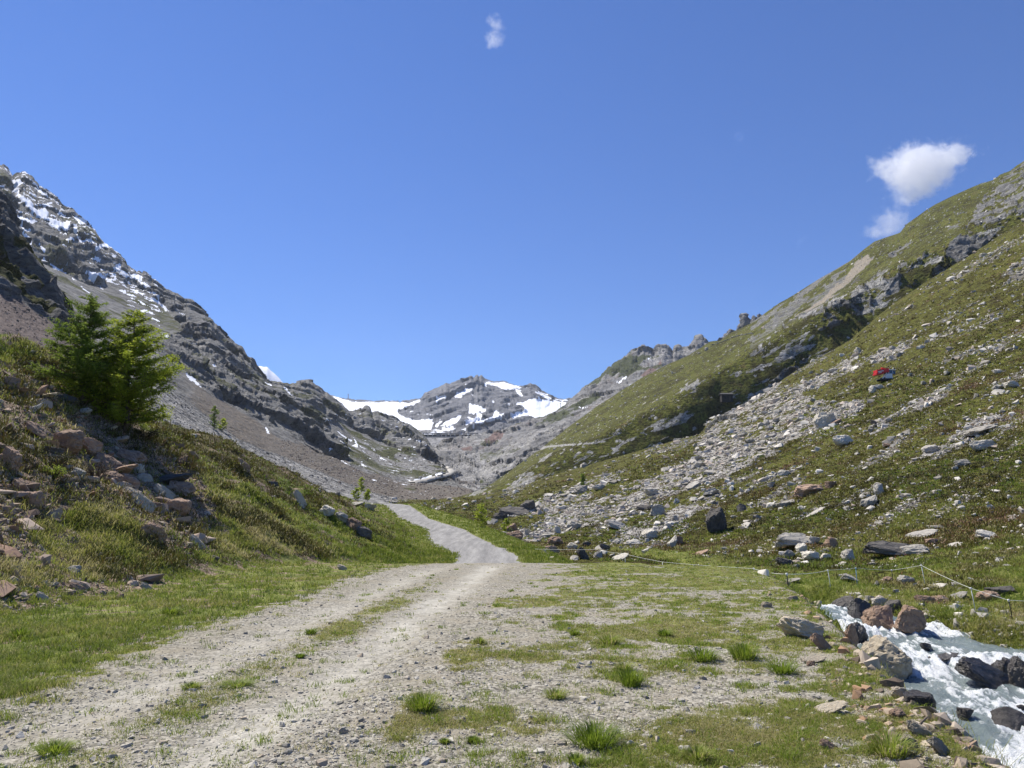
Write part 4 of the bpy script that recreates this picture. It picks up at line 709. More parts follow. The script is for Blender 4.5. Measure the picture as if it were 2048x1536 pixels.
# random named boulders: the largest of the slope
S1 = SH['hillside_near_right']
def sampler(S, dens, n, seed, tmin=None, tmax=None):
    r = np.random.default_rng(seed); px, py, Q, T = S['px'], S['py'], S['Q'], S.get('T')
    ar = np.abs((px[1:, :-1]-px[:-1, :-1])*(py[:-1, 1:]-py[:-1, :-1])-(px[:-1, 1:]-px[:-1, :-1])*(py[1:, :-1]-py[:-1, :-1]))
    w = ar*np.clip(dens[:-1, :-1], 0, None); 
    fwd = (py[1:, :-1] < py[:-1, :-1]); w = w*fwd; w[(px[:-1, :-1] < -250) | (px[:-1, :-1] > 2300) | (py[:-1, :-1] > 1650)] = 0
    c = np.cumsum(w.ravel()); ix = np.minimum(np.searchsorted(c, r.random(n)*c[-1]), w.size-1); i, j = np.unravel_index(ix, w.shape); a = r.random((n, 1)); b_ = r.random((n, 1))
    P = Q[i, j]*(1-a)*(1-b_)+Q[i+1, j]*a*(1-b_)+Q[i, j+1]*(1-a)*b_+Q[i+1, j+1]*a*b_
    return P, i, j, r
def Rz(a): c, s = np.cos(a), np.sin(a); z = 0*a; return np.stack([np.stack([c, -s, z], -1), np.stack([s, c, z], -1), np.stack([z, z, z+1], -1)], -2)
def Rx(a): c, s = np.cos(a), np.sin(a); z = 0*a; return np.stack([np.stack([z+1, z, z], -1), np.stack([z, c, -s], -1), np.stack([z, s, c], -1)], -2)
def scatter(name, tmpls, P, size, mats_tone, mat, r, tilt=.35, flat=None, lean=0):
    Vs = []; Fs = []; To = []; n0 = 0; N = len(P); wh = r.integers(0, len(tmpls), N); R3 = Rz(r.random(N)*6.283)@Rx(r.normal(size=N)*tilt)
    for t, (tv, tf) in enumerate(tmpls):
        s = np.nonzero(wh == t)[0]
        if not len(s): continue
        sc = size[s][:, None]*np.stack([np.ones(len(s)), r.uniform(.6, 1, len(s)), r.uniform(.4, .9, len(s)) if flat is None else flat*r.uniform(.6, 1.3, len(s))], -1)
        v = np.einsum('nij,nvj->nvi', R3[s], tv[None]*sc[:, None, :])+P[s][:, None, :]; k = len(tv)
        Vs.append(v.reshape(-1, 3)); Fs.append((tf[None]+(np.arange(len(s))*k)[:, None, None]).reshape(-1, tf.shape[1])+n0); n0 += len(s)*k; To.append(np.repeat(mats_tone[s], k))
    o = mk(name, np.concatenate(Vs), np.concatenate(Fs), mat, smooth=False, attrs=dict(tone=np.concatenate(To))); o['kind'] = 'stuff'; return o
LO = []
for k in range(8):
    V, Fc = hull(300+k, 15, 1, .85, .8, 0); V = V/(V.max(0)-V.min(0)); V[:, 2] -= V[:, 2].mean()-.03; LO.append((V, Fc))
T1 = S1['T']; M1 = S1['M']
gpx = S1['px']; gpy = S1['py']
fine_d = sst(.0, .55, M1['band'])
dens1 = (.10+.75*sst(.12, .5, M1['band'])+.95*M1['sc']*(.25+.75*sst(-.3, .3, fbm(S1['Q']/np.array([9, 9, 9])+5, 3))))*(T1 < 4.02)*(T1 > .35)
P, i, j, r = sampler(S1, (.10+.9*M1['sc'])*(T1 > .9)*(T1 < 3.9), max(0, 298-nb), 21)
D1 = P[:, 1]; big_n = len(P)
for k in range(big_n):
    zone = 'sc' if M1['sc'][i[k], j[k]] > .4 else 'gr'; hi = T1[i[k], j[k]] > 2.6
    w_ = float(np.clip(np.random.default_rng(900+k).pareto(2.2)*7+12, 12, 34))*D1[k]/FP*(1 if not hi else .85); mt = ['pale', 'pale', 'grey', 'grey', 'red'][k % 5 if zone == 'gr' else k % 4]
    o = bpy.data.objects.new('boulder', bmesh_of(k % 16, mt)); COL.objects.link(o); hh = w_*random.uniform(.3, .62); o.scale = (w_, w_*.75, hh*1.15); o.location = P[k]-np.array([0, 0, hh*.2]); o.rotation_euler = (random.uniform(-.2, .2), random.uniform(-.5, .1), random.uniform(-.6, .6))
    cn = {'pale': 'pale', 'grey': 'grey', 'red': 'brownish'}[mt]
    if zone == 'sc': lb = cn+(' angular block among the loose stones of the upper scree' if hi else ' angular block among the loose stones of the lower scree'); gp = cn+(' blocks of the upper scree' if hi else ' blocks of the lower scree')
    else: lb = cn+(' boulder scattered on the high grassy heath of the right slope' if hi else ' boulder scattered on the low heath of the right slope'); gp = cn+(' boulders on the high heath' if hi else ' boulders on the low heath')
    tag(o, lb, 'boulder', gp)
def stone_mat(name, dark, light, warm, scl=6):
    b = NB(name); t = b.attr('tone'); n1 = b.noise(scl, 4, .65); c = b.mix(t, dark, light); c = b.mix(b.ramp(b.math('FRACT', b.math('MULTIPLY', t, 7.31)), (.7, 0.0), (.9, .7)), c, warm); c = b.mix(b.math('MULTIPLY', n1, .5), c, tuple(x*.6 for x in dark))
    return b.done(b.bsdf(c, .92, b.bump(n1, .5, .03), .15))
m_st = stone_mat('scree_stone', (.26, .24, .20), (.88, .83, .73), (.55, .43, .34), 3)
P, i, j, r = sampler(S1, dens1, 26000, 31); D = P[:, 1]; sz = np.clip(r.pareto(2.3, len(P))*2.4+2.4, 2.4, 17)*D/FP
tag(scatter('scree_stones', LO, P, sz, r.random(len(P)), m_st, r, .4), 'loose pale stones covering the scree and heath of the near right slope', 'stones')
S2 = SH['hillside_far_right']; T2 = S2['T']
P, i, j, r = sampler(S2, (.25+.6*S2['M']['scree']+.3*sst(.1, .4, fbm(S2['Q']/30, 3)))*(T2 < 3)*(T2 > .9), 3800, 33); sz = np.clip(r.pareto(3, len(P))*1.6+1.6, 1.6, 8)*P[:, 1]/FP
tag(scatter('scree_stones', LO, P, sz, r.random(len(P)), m_st, r, .4), 'white stones dotted over the far green spur on the right', 'stones')
SL = SH['mountain_left']
P, i, j, r = sampler(SL, SL['M']['grey']*(SL['T'] < 2.2)*(SL['T'] > .3), 5200, 34); sz = np.clip(r.pareto(3, len(P))*1.6+2.0, 1.8, 7)*P[:, 1]/FP
m_st2 = stone_mat('grey_talus', (.12, .12, .12), (.36, .355, .34), (.25, .2, .17), 2)
tag(scatter('talus_stones', LO, P, sz, r.random(len(P)), m_st2, r, .4), 'grey block talus in a long strip under the left cliffs', 'stones')
P, i, j, r = sampler(SL, (SL['M']['brown']*(SL['px'] > 560)+.5*(SL['py'] > 900)*(SL['px'] > 640))*(SL['T'] > .3)*(SL['M']['snow'] < .4), 3600, 36); sz = np.clip(r.pareto(3, len(P))*1.4+1.5, 1.5, 5)*P[:, 1]/FP
tag(scatter('talus_stones', LO, P, sz, r.random(len(P)), stone_mat('rusty_talus', (.13, .10, .085), (.36, .31, .27), (.25, .17, .14), 2), r, .4), 'rusty brown rubble at the foot of the left mountain near the far road', 'stones')
SS = SH['spur_left']
P, i, j, r = sampler(SS, (SS['T'] < 1.5)*(SS['T'] > .05)*1.0*(SS['M']['cliff'] < .5), 2200, 35); sz = np.clip(r.pareto(3, len(P))*1.8+2.4, 2.4, 10)*P[:, 1]/FP
m_st3 = stone_mat('brown_talus', (.13, .115, .10), (.38, .34, .30), (.28, .2, .16), 2)
tag(scatter('talus_stones', LO, P, sz, r.random(len(P)), m_st3, r, .4), 'reddish grey talus under the dark cliff at the left edge', 'stones')
# ---- stones on the near ground
SG = SH['ground']; SG['Y'] = Y; Xg, Yg = X, Y; dl = XT(Yg)-Xg
m_gs = stone_mat('gravel_stone', (.24, .225, .19), (.66, .62, .53), (.44, .35, .25), 30)
S = dict(px=px, py=py, Q=Q)
d = (gravel+.5*((dl < 1.2) & (Xg < XL(Yg)))*sst(.1, .4, n2+.5*n7+.25*n1))*(Yg < 26)*(1-.8*MG['rut'])*(.5+.5*sst(-.2, .3, n1)); P, i, j, r = sampler(S, d, 30000, 41); sz = np.clip((r.pareto(2.6, len(P))*.010+.011), .011, .075); sz = np.maximum(sz, 1.7*P[:, 1]/FP)
tag(scatter('gravel', LO, P, sz, r.random(len(P)), m_gs, r, .3), 'loose light grey gravel strewn over the track and terrace', 'gravel')
d = (MG['dirt']*(Yg < 60)*(.35+.65*sst(-.1, .3, n2)))+.9*blur(rockz, 3)*(dl > 0)*sst(-.2, .3, n1); P, i, j, r = sampler(S, d, 19000, 42); sz = np.clip(r.pareto(2.0, len(P))*.03+.03, .03, .22); sz = np.maximum(sz, 2.2*P[:, 1]/FP)
tag(scatter('bank_stones', LO, P, sz, r.random(len(P)), stone_mat('bank_stone', (.13, .10, .075), (.62, .53, .42), (.42, .25, .16), 8), r, .5, lean=0), 'brown and tan stones lying in the bare soil of the banks', 'stones')
d = ((Xg > XE(Yg)-.5) & (Xg < WL(Yg)) & (Yg < 18))*1.0; P, i, j, r = sampler(S, d*sst(-.3, .25, n1+n2), 2300, 47); sz = np.clip(r.pareto(2.2, len(P))*.022+.02, .02, .15)
tag(scatter('bank_stones', LO, P, sz, r.random(len(P)), stone_mat('stream_bank_stone', (.13, .10, .07), (.66, .56, .42), (.46, .26, .14), 8), r, .5), 'orange and tan stones on the crumbling near bank of the stream', 'stones')
d = blur(rockz, 4)*(dl > 0)*(.15+sst(-.2, .2, n3+n1))+.25*MG['dirt']*(dl > 0)*(Yg < 30); P, i, j, r = sampler(S, d, 3400, 46); sz = np.clip(r.pareto(2.2, len(P))*.08+.09, .09, .7)
tag(scatter('bank_slabs', LO, P, sz, r.random(len(P)), stone_mat('bank_slab', (.15, .105, .08), (.58, .47, .37), (.36, .21, .14), 5), r, .45, flat=.38), 'flat reddish brown slabs heaped on the left bank', 'stones')
d = ((Xg > XE(Yg)) & (Yg > 14) & (Yg < 60) | (dl > 6) & (Yg > 26))*sst(.25, .5, n3+.3*n1)*1.0; P, i, j, r = sampler(S, d, 1500, 43); sz = np.clip(r.pareto(2.0, len(P))*.06+.06, .06, .3); sz = np.maximum(sz, 2.5*P[:, 1]/FP)
tag(scatter('meadow_stones', LO, P, sz, r.random(len(P)), m_st, r, .4), 'pale stones scattered in the meadows and heath', 'stones')
# ---------------------------------------------------------------- grass
def leafmat(name, stops, trans=.35, sc=None):
    b = NB(name); t = b.attr('tone'); c = b.ramp(t, *stops); n = b.noise(.9, 3); c = b.mix(b.math('MULTIPLY', n, .4), c, tuple(x*.5 for x in stops[0][1]))
    d = b.bsdf(c, .6, None, .25); tr = b.n('ShaderNodeBsdfTranslucent'); b.set(tr.inputs[0], c); m = b.n('ShaderNodeMixShader'); m.inputs[0].default_value = trans; b.t.links.new(d, m.inputs[1]); b.t.links.new(tr.outputs[0], m.inputs[2])
    return b.done(m.outputs[0])
m_gr = leafmat('grass_blades', [(0, (.095, .15, .018)), (.3, (.175, .24, .03)), (.55, (.28, .31, .06)), (.75, (.42, .38, .14)), (1, (.58, .50, .30))], .5)
m_dk = leafmat('heath_leaves', [(0, (.04, .040, .012)), (.4, (.115, .10, .026)), (.65, (.20, .20, .04)), (.85, (.22, .135, .055)), (1, (.32, .19, .12))], .2)
m_tu = leafmat('tussock_blades', [(0, (.10, .15, .014)), (.45, (.20, .29, .028)), (.8, (.32, .38, .055)), (1, (.52, .46, .22))], .45)
def blades(P, hgt, wid, lean, r, per, spread, nrm=None):
    N = len(P)*per; B = np.repeat(P, per, 0).astype(float); s = np.repeat(spread, per); B[:, 0] += r.normal(size=N)*s; B[:, 1] += r.normal(size=N)*s
    h = np.repeat(hgt, per)*r.uniform(.45, 1.15, N); w = np.repeat(wid, per); a = r.random(N)*6.283; l = lean*r.uniform(.3, 1.3, N); dx = np.cos(a)*l*h; dy = np.sin(a)*l*h; f = r.random(N)*6.283
    wx = np.cos(f)*w; wy_ = np.sin(f)*w; z = np.zeros(N)
    v = np.stack([B+np.stack([-wx, -wy_, z-.12*h], -1), B+np.stack([wx, wy_, z-.12*h], -1), B+np.stack([dx*.4+wx*.7, dy*.4+wy_*.7, h*.62], -1), B+np.stack([dx*.4-wx*.7, dy*.4-wy_*.7, h*.62], -1), B+np.stack([dx, dy, h*(1-.25*l)], -1)], 1)
    k = np.arange(N)[:, None]*5
    return v.reshape(-1, 3), np.concatenate([k+np.array([0, 1, 2]), k+np.array([0, 2, 3]), k+np.array([3, 2, 4])]), N
def grass(name, dens, n, seed, h, per, mat, label, cat, tone, lean=.6, spread=.05, wpx=.55, hpx=3):
    P, i, j, r = sampler(S, dens, n, seed); D = P[:, 1]; hg = np.maximum(h*(.6+.8*r.random(n)), hpx*D/FP); wi = np.maximum(.0022, wpx*D/FP)
    v, f, N = blades(P, hg, wi, lean, r, per, np.maximum(spread, 1.2*D/FP)); to = np.clip(np.repeat(tone(i, j, r, n), per)+r.normal(size=N)*.14, 0, 1)
    return tag(mk(name, v, f, mat, attrs=dict(tone=np.repeat(to, 5))), label, cat, None, 'stuff')
GR = MG['grass']; below = (Yg < 150)
terr = (Xg > XL(Yg)) & (Xg < XE(Yg)+.3) & (Yg < 30)
gt = np.clip(GR-.12, 0, 1)
grass('terrace_grass', terr*(sst(.05, .6, gt)+.02)*1.0, 26000, 51, .030, 9, m_gr, 'thin yellowish green grass growing through the gravel of the terrace', 'grass', lambda i, j, r, n: .55+.22*n1[i, j]+.22*(r.random(n) > .75), spread=.03, lean=1.5, hpx=2)
strip = (.12+sst(-.2, .1, n1+n2))*(1-.8*sst(.12, .42, n2+.5*n7+.25*n1))*((Xg < XL(Yg)+.1+.9*n7) & (dl < 1.2) & (Yg < 45))*(1-.55*MG['dirt']); grass('verge_grass', strip*1.0, 15000, 52, .08, 7, m_gr, 'green grass strip between the track and the left bank', 'grass', lambda i, j, r, n: .3+.5*n1[i, j]+.3*(r.random(n) > .85), spread=.05, lean=1.2)
bk = ((dl > .8) & (Yg < 125))*(.2+sst(-.25, .15, n2+.5*n1))*(1-.6*MG['dirt'])*(1-.75*blur(rockz, 3))*(1-.9*MG['heath']); grass('bank_grass', bk*1.0, 24000, 53, .12, 6, m_gr, 'long pale green grass on the steep left bank', 'grass', lambda i, j, r, n: .58+.4*n3[i, j]+.3*n1[i, j]-.22*sst(26, 40, Yg[i, j]), lean=1.4, spread=.09)
mw = (1-.6*((Xg < WL(Yg)) & (Yg < 17)))*((Xg > XE(Yg)+.2)*(((Xg < WL(Yg)) | (Xg > WR(Yg)+.1)) & (Yg < 60)))*(1-.3*MG['dirt']); grass('meadow_grass', mw*1.0, 24000, 54, .13, 6, m_gr, 'tall grass on the stream banks and the wet meadow behind', 'grass', lambda i, j, r, n: .48+.35*n1[i, j]+.2*n3[i, j], lean=1.3, spread=.09)
sh = ((Yg > 30) & (Xg > XR(Yg)) & (Xg < XE(Yg)+1.5))*1.0+((Yg > 30) & (Xg < XL(Yg)) & (dl < 2)); grass('verge_grass', sh*1.0, 6000, 55, .15, 6, m_gr, 'bright grass verges on both sides of the far road', 'grass', lambda i, j, r, n: .4+.2*n1[i, j], spread=.1)
ht = MG['heath']*(.3+sst(-.1, .3, n1))+.25*(dl > 2)*sst(.1, .4, n3)*(Yg < 60)+.3*blur(rockz, 4)*sst(0, .4, n2); grass('heath', ht*(Yg < 140), 14000, 56, .14, 10, m_dk, 'low dark green and brown heath shrubs on the banks and meadow', 'heath', lambda i, j, r, n: .45+.35*n1[i, j], lean=1.1, spread=.16, wpx=.8)
grass('weeds', (terr*(.12+gt)*sst(.12, .32, n6*.6+n2*.5)*(Yg < 22))*1.0, 1500, 59, .05, 22, m_tu, 'small weedy green tufts dotted through the terrace gravel', 'grass', lambda i, j, r, n: .35+.3*r.random(n), lean=1.2, spread=.045, hpx=3)
# heath on the near right slope
Sx = dict(px=S1['px'], py=S1['py'], Q=S1['Q']); h1 = fbm(S1['Q']/5, 3); h2 = fbm(S1['Q']/18+9, 2)
P, i, j, r = sampler(Sx, M1['grass']*(.25+sst(-.1, .25, h1))*(T1 > .3)*(T1 < 4)*sst(3.9, 2.4, T1), 20000, 57); D = P[:, 1]
v, f, N = blades(P, np.maximum(.16, 3.4*D/FP), .9*D/FP, 1.1, r, 8, np.maximum(.18, 3*D/FP)); to = np.clip(np.repeat(.5+.5*h2[i, j]+.3*h1[i, j], 8)+r.normal(size=N)*.12, 0, 1)
tag(mk('heath', v, f, m_dk, attrs=dict(tone=np.repeat(to, 5))), 'dark green and rusty heath cushions covering the near right slope', 'heath', None, 'stuff')
P, i, j, r = sampler(Sx, M1['grass']*(.15+sst(.05, -.2, h1))*(T1 > .3)*(T1 < 3), 12000, 58); D = P[:, 1]
v, f, N = blades(P, np.maximum(.18, 3*D/FP), .6*D/FP, .9, r, 7, np.maximum(.12, 2*D/FP)); to = np.clip(np.repeat(.45+.5*h2[i, j], 7)+r.normal(size=N)*.15, 0, 1)
tag(mk('meadow_grass', v, f, m_gr, attrs=dict(tone=np.repeat(to, 5))), 'yellow green grass between the heath of the near right slope', 'grass', None, 'stuff')
# named tussocks
TU = [(1190, 1490, 118, 60, 'largest grass tussock standing alone at the bottom right of the track'), (845, 1418, 80, 46, 'spiky green grass tussock in the gravel at the middle bottom'), (1112, 1396, 54, 26, 'low bright grass tuft above the largest tussock'),
      (1405, 1320, 70, 38, 'dense dark tussock left of the twin on the terrace'), (1490, 1318, 66, 50, 'dense dark tussock at the right of the terrace pair'), (1220, 1288, 60, 28, 'wide grass tussock in the middle of the terrace'), (1262, 1372, 60, 52, 'tall blue green tussock above the bottom gravel'),
      (108, 1506, 76, 30, 'round green grass cushion at the bottom left of the track'), (46, 1372, 44, 22, 'small grass cushion at the left gravel edge'), (622, 1268, 26, 14, 'small dark green tuft on the centre ridge of the track'), (475, 1372, 70, 14, 'flat dark green cushion between the wheel ruts'), (385, 1376, 40, 16, 'small flat cushion left of the flat dark one'),
      (600, 1315, 24, 12, 'bright small tuft right of the centre ridge'), (1152, 1530, 44, 30, 'grass tuft cut by the bottom edge below the largest tussock'), (958, 1288, 26, 20, 'small upright tuft in the gravel right of the track'), (1330, 1272, 34, 20, 'small grass tuft between the wide tussock and the dark pair'),
      (1150, 1270, 26, 16, 'small tuft left of the wide tussock'), (1395, 1520, 60, 36, 'reddish tipped tuft at the bottom right'), (40, 1278, 50, 36, 'tall tussock on the green strip at the left edge'), (340, 1230, 40, 24, 'tussock on the green strip beside the track'), (1250, 1340, 44, 22, 'yellowish tuft left of the tall blue green one'),
      (945, 1484, 26, 16, 'tiny moss green tuft beside the orange stone'), (890, 1486, 22, 12, 'tiny round cushion in the bottom gravel'), (1780, 1510, 90, 60, 'blue green tussock on the steep bank at the bottom right'), (1565, 1345, 70, 30, 'broad tussock on the upper stream bank')]
for k, (tx, ty, tw, th, lb) in enumerate(TU):
    hit = cast(tx, ty)
    if not hit: continue
    lo = np.array(hit[0]); s = lo[1]/FP; r = np.random.default_rng(700+k); n = int(90+tw*3); w2 = tw*s*.62; hh = th*s*.8
    a = r.random(n)*6.283; rr = np.sqrt(r.random(n))*w2*.5; B = np.stack([np.cos(a)*rr, np.sin(a)*rr, 0*a], -1); ln = (.35+.9*rr/(w2*.5))*w2*.62*r.uniform(.5, 1.1, n); a2 = a+r.normal(size=n)*.4
    h = hh*r.uniform(.55, 1.05, n)*(1-.35*(rr/(w2*.5))**2); wb = np.maximum(.0028, .6*s); sd = np.stack([-np.sin(a2), np.cos(a2), 0*a], -1)*wb; dr = np.stack([np.cos(a2), np.sin(a2), 0*a], -1)*ln[:, None]; up = np.array([0, 0, 1.0])*h[:, None]
    v = np.stack([B-sd-up*.05, B+sd-up*.05, B+dr*.45+sd*.8+up*.7, B+dr*.45-sd*.8+up*.7, B+dr+up*.92], 1); kk = np.arange(n)[:, None]*5; to = np.clip(.35+.2*(k % 3)+r.normal(size=n)*.22, 0, 1)
    o = mk('grass_tussock', v.reshape(-1, 3), np.concatenate([kk+np.array([0, 1, 2]), kk+np.array([0, 2, 3]), kk+np.array([3, 2, 4])]), m_tu, attrs=dict(tone=np.repeat(to, 5))); o.location = lo; tag(o, lb, 'grass tussock', 'grass tussocks on the gravel terrace')
# flowers
def flowers(name, dens, n, seed, size, col, label, src=None):
    P, i, j, r = sampler(src or S, dens, n, seed); sz = np.maximum(size, 1.0*P[:, 1]/FP); P[:, 2] += .05+sz; return tag(scatter(name, LO[:2], P, sz, r.random(n), plain(name+'_petal', col, .7), r, .5), label, 'flowers')
al = inpoly(px, py, [(1700, 1126), (1740, 1112), (1850, 1098), (1880, 1105), (1800, 1122), (1730, 1132)])*1.0+inpoly(px, py, [(1510, 1136), (1560, 1138), (1550, 1148), (1520, 1146)])+inpoly(px, py, [(1760, 1150), (1880, 1140), (1900, 1155), (1800, 1160)])+.8*inpoly(px, py, [(1850, 1205), (1895, 1203), (1890, 1212), (1855, 1212)])+.25*inpoly(px, py, [(1900, 1100), (1980, 1085), (1960, 1105), (1920, 1115)])
flowers('alpine_roses', al*(Yg < 60), 420, 61, .02, (.45, .05, .07), 'patches of red flowering alpenrose behind the fence')
a1 = inpoly(S1['px'], S1['py'], [(1690, 1128), (1740, 1106), (1850, 1092), (1885, 1100), (1800, 1122), (1730, 1134)])*1.0+.5*inpoly(S1['px'], S1['py'], [(1900, 1100), (1985, 1082), (1970, 1105), (1915, 1118)])+.4*inpoly(S1['px'], S1['py'], [(1500, 1120), (1600, 1125), (1590, 1140), (1510, 1138)])
flowers('alpine_roses', a1, 500, 62, .02, (.40, .06, .07), 'red flowering alpenrose around the widest dark slab', Sx)
flowers('white_flowers', strip*sst(0, .35, n2)+.5*((Xg > 4.5) & (Xg < XE(Yg)+1) & (Yg > 12) & (Yg < 22)), 650, 63, .006, (.8, .8, .78), 'tiny white flowers in the grass strips')
flowers('yellow_flowers', terr*GR, 26, 64, .008, (.8, .6, .02), 'a few yellow flowers on the terrace')
# ---------------------------------------------------------------- larches
m_bark = plain('larch_bark', (.10, .075, .055), .9, bump=.5, sc=20)
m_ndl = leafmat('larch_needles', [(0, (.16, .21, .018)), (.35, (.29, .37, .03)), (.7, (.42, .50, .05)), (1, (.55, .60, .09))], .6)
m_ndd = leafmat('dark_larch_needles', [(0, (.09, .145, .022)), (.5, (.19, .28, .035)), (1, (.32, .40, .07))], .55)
def larch(px_, py_, h_px, w_px, label, seed, mat=None, cat='larch', dense=1.0, group=None, lean=0, pos=None):
    hit = cast(px_, py_) if pos is None else (pos,); lo = Vector(hit[0]); s = (lo.y*cT+(lo.z-CZ)*sT)/FP; H = h_px*s*1.02; Wd = w_px*s*.5; r = np.random.default_rng(seed)
    t = empty('larch', lo, label, cat, group)
    nb_ = int(np.clip(h_px*.42*dense, 18, 190)); rt = max(H*.018, .6*s); tp = np.array([[lean*H*k/8+.01*H*math.sin(k*1.3), 0, H*k/8-.15*(k == 0)] for k in range(9)]); br = [tube(tp, rt*(1.05-np.linspace(0, 1, 9)))]
    NV = []; NT = []
    for k in range(nb_):
        f = .06+.93*(k+r.random())/nb_; z = H*f; a = r.random()*6.283; L = Wd*(1-f)**.64*1.05*r.uniform(.45, 1.35)*(1.0 if f > .18 else .7)+.02*H; dr = np.array([math.cos(a), math.sin(a), 0]); b0 = np.array([np.interp(z, tp[:, 2], tp[:, 0]), 0, z])
        sag = r.uniform(-.08, .16); pts = [b0+dr*L*q+np.array([0, 0, L*(.16*q-sag*q*q*1.2+.26*q**3)]) for q in np.linspace(0, 1, 6)]
        br.append(tube(pts, rt*.28*(1-f*.6)*np.linspace(1, .25, 6), 4))
        nt_ = int(max(9, (L/s)*.95)); 
        for q in r.random(nt_)**.65:
            p = np.array(pts[0])*(1-q)+np.array(pts[-1])*q if False else np.array([np.interp(q*5, range(6), [pp[c] for pp in pts]) for c in range(3)])
            sd = r.normal(size=3)*np.array([1, 1, .35]); sd /= np.linalg.norm(sd); tl = L*r.uniform(.12, .3)*(1-.4*q)+2*s; e = p+sd*tl+np.array([0, 0, -.12*tl])+dr*tl*.5
            if k % 2 == 0: br.append(tube([p, e], [rt*.08+.1*s, .08*s], 3))
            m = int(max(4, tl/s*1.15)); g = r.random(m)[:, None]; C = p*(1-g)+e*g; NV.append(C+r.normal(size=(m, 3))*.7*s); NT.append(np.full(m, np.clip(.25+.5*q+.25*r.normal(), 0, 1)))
    v, f_ = [], []
    C = np.concatenate(NV); To = np.concatenate(NT); n = len(C); a = r.normal(size=(n, 3)); a /= np.linalg.norm(a, axis=1)[:, None]; a[:, 2] = np.abs(a[:, 2])*.7+.1; b2 = np.cross(a, r.normal(size=(n, 3))); b2 /= np.linalg.norm(b2, axis=1)[:, None]
    l1 = r.uniform(1.2, 2.8, n)[:, None]*s; w1 = r.uniform(.4, .9, n)[:, None]*s
    V = np.stack([C-b2*w1, C+b2*w1, C+a*l1*1.3+b2*w1*.3, C+a*l1-b2*w1*.6], 1); kk = np.arange(n)[:, None]*4
    tr = []; q4 = [(v_, f2) for v_, f2 in br]
    Vt = []; Ft = []; n0 = 0
    for v_, f2 in q4:
        Vt.append(v_); Ft += [tuple(int(x)+n0 for x in ff) for ff in f2]; n0 += len(v_)
    mk('trunk', np.concatenate(Vt), np.array(Ft), m_bark, t)
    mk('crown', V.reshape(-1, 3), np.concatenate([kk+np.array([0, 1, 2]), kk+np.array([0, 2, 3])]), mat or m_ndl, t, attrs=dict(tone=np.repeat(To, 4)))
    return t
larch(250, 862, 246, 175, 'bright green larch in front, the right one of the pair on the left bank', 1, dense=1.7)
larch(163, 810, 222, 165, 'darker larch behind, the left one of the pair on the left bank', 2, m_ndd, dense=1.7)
larch(428, 858, 44, 22, 'small slim larch alone on the heath slope below the left cliffs', 3, m_ndd, dense=1.4)
larch(445, 862, 24, 18, 'tiny larch at the right side of the small slim one', 4, m_ndl, dense=2)
larch(962, 1054, 44, 40, 'bushy light green larch sapling at the right road shoulder', 5, dense=1.6)
larch(1012, 1066, 28, 24, 'young green larch between brown boulders right of the road', 6, dense=1.6)
larch(1166, 975, 26, 12, 'lone larch standing among grey valley boulders', 7, m_ndd, dense=2)
larch(722, 985, 28, 20, 'green larch sapling where the far road vanishes', 8, dense=1.5); larch(712, 1000, 22, 22, 'low bushy larch left of the vanishing road', 9, dense=2); larch(735, 1002, 22, 16, 'slim larch sapling at the vanishing road bend', 10, dense=2)
def shrub(px_, py_, w, h, label, seed, stops, dead=False, name='shrub'):
    hit = cast(px_, py_); lo = Vector(hit[0]); s = lo.y/FP; r = np.random.default_rng(seed); t = empty(name, lo, label, 'shrub'); br = []; C = []
    for k in range(34):
        a = r.random()*6.283; L = r.uniform(.4, 1); e = np.array([math.cos(a)*w*s*.5*L, math.sin(a)*w*s*.4*L, h*s*r.uniform(.5, 1)*(1.1-.5*L)]); m = e*.5+np.array([0, 0, .15*h*s])+r.normal(size=3)*s*2; br.append(tube([np.zeros(3)-np.array([0, 0, s*3]), m, e], [.9*s, .6*s, .25*s], 6))
        if dead:
            for _ in range(3): br.append(tube([m, m+(e-m)*.6+r.normal(size=3)*s*6], [.5*s, .2*s], 6))
        for q in r.random(26): C.append((m*(1-q)+e*q) if k % 2 else e*q); C[-1] = C[-1]+r.normal(size=3)*2.4*s
    v, f = merge(br); mk('stem', v, f, m_bark, t)
    if not dead:
        C = np.array(C); n = len(C); a = r.normal(size=(n, 3)); a /= np.linalg.norm(a, axis=1)[:, None]; b2 = np.cross(a, r.normal(size=(n, 3))); b2 /= np.linalg.norm(b2, axis=1)[:, None]; V = np.stack([C-b2*s*.9, C+a*s*1.6, C+b2*s*.9, C-a*s*1.6], 1); kk = np.arange(n)[:, None]*4
        mk('foliage', V.reshape(-1, 3), kk+np.array([0, 1, 2, 3]), leafmat(name+'_leaves', stops, .45), t, attrs=dict(tone=np.repeat(r.random(n), 4)))
    return t
shrub(104, 958, 58, 34, 'bright lime green shrub in the rocks of the left bank', 1, [(0, (.22, .30, .03)), (1, (.50, .58, .08))])
shrub(190, 968, 60, 60, 'bare grey dead shrub hanging over the rock heap', 2, None, True, 'dead_shrub')
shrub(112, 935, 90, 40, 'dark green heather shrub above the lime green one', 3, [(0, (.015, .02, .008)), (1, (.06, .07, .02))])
shrub(290, 880, 90, 30, 'dark juniper shrub in the shade of the right larch', 4, [(0, (.012, .018, .008)), (1, (.05, .06, .02))])
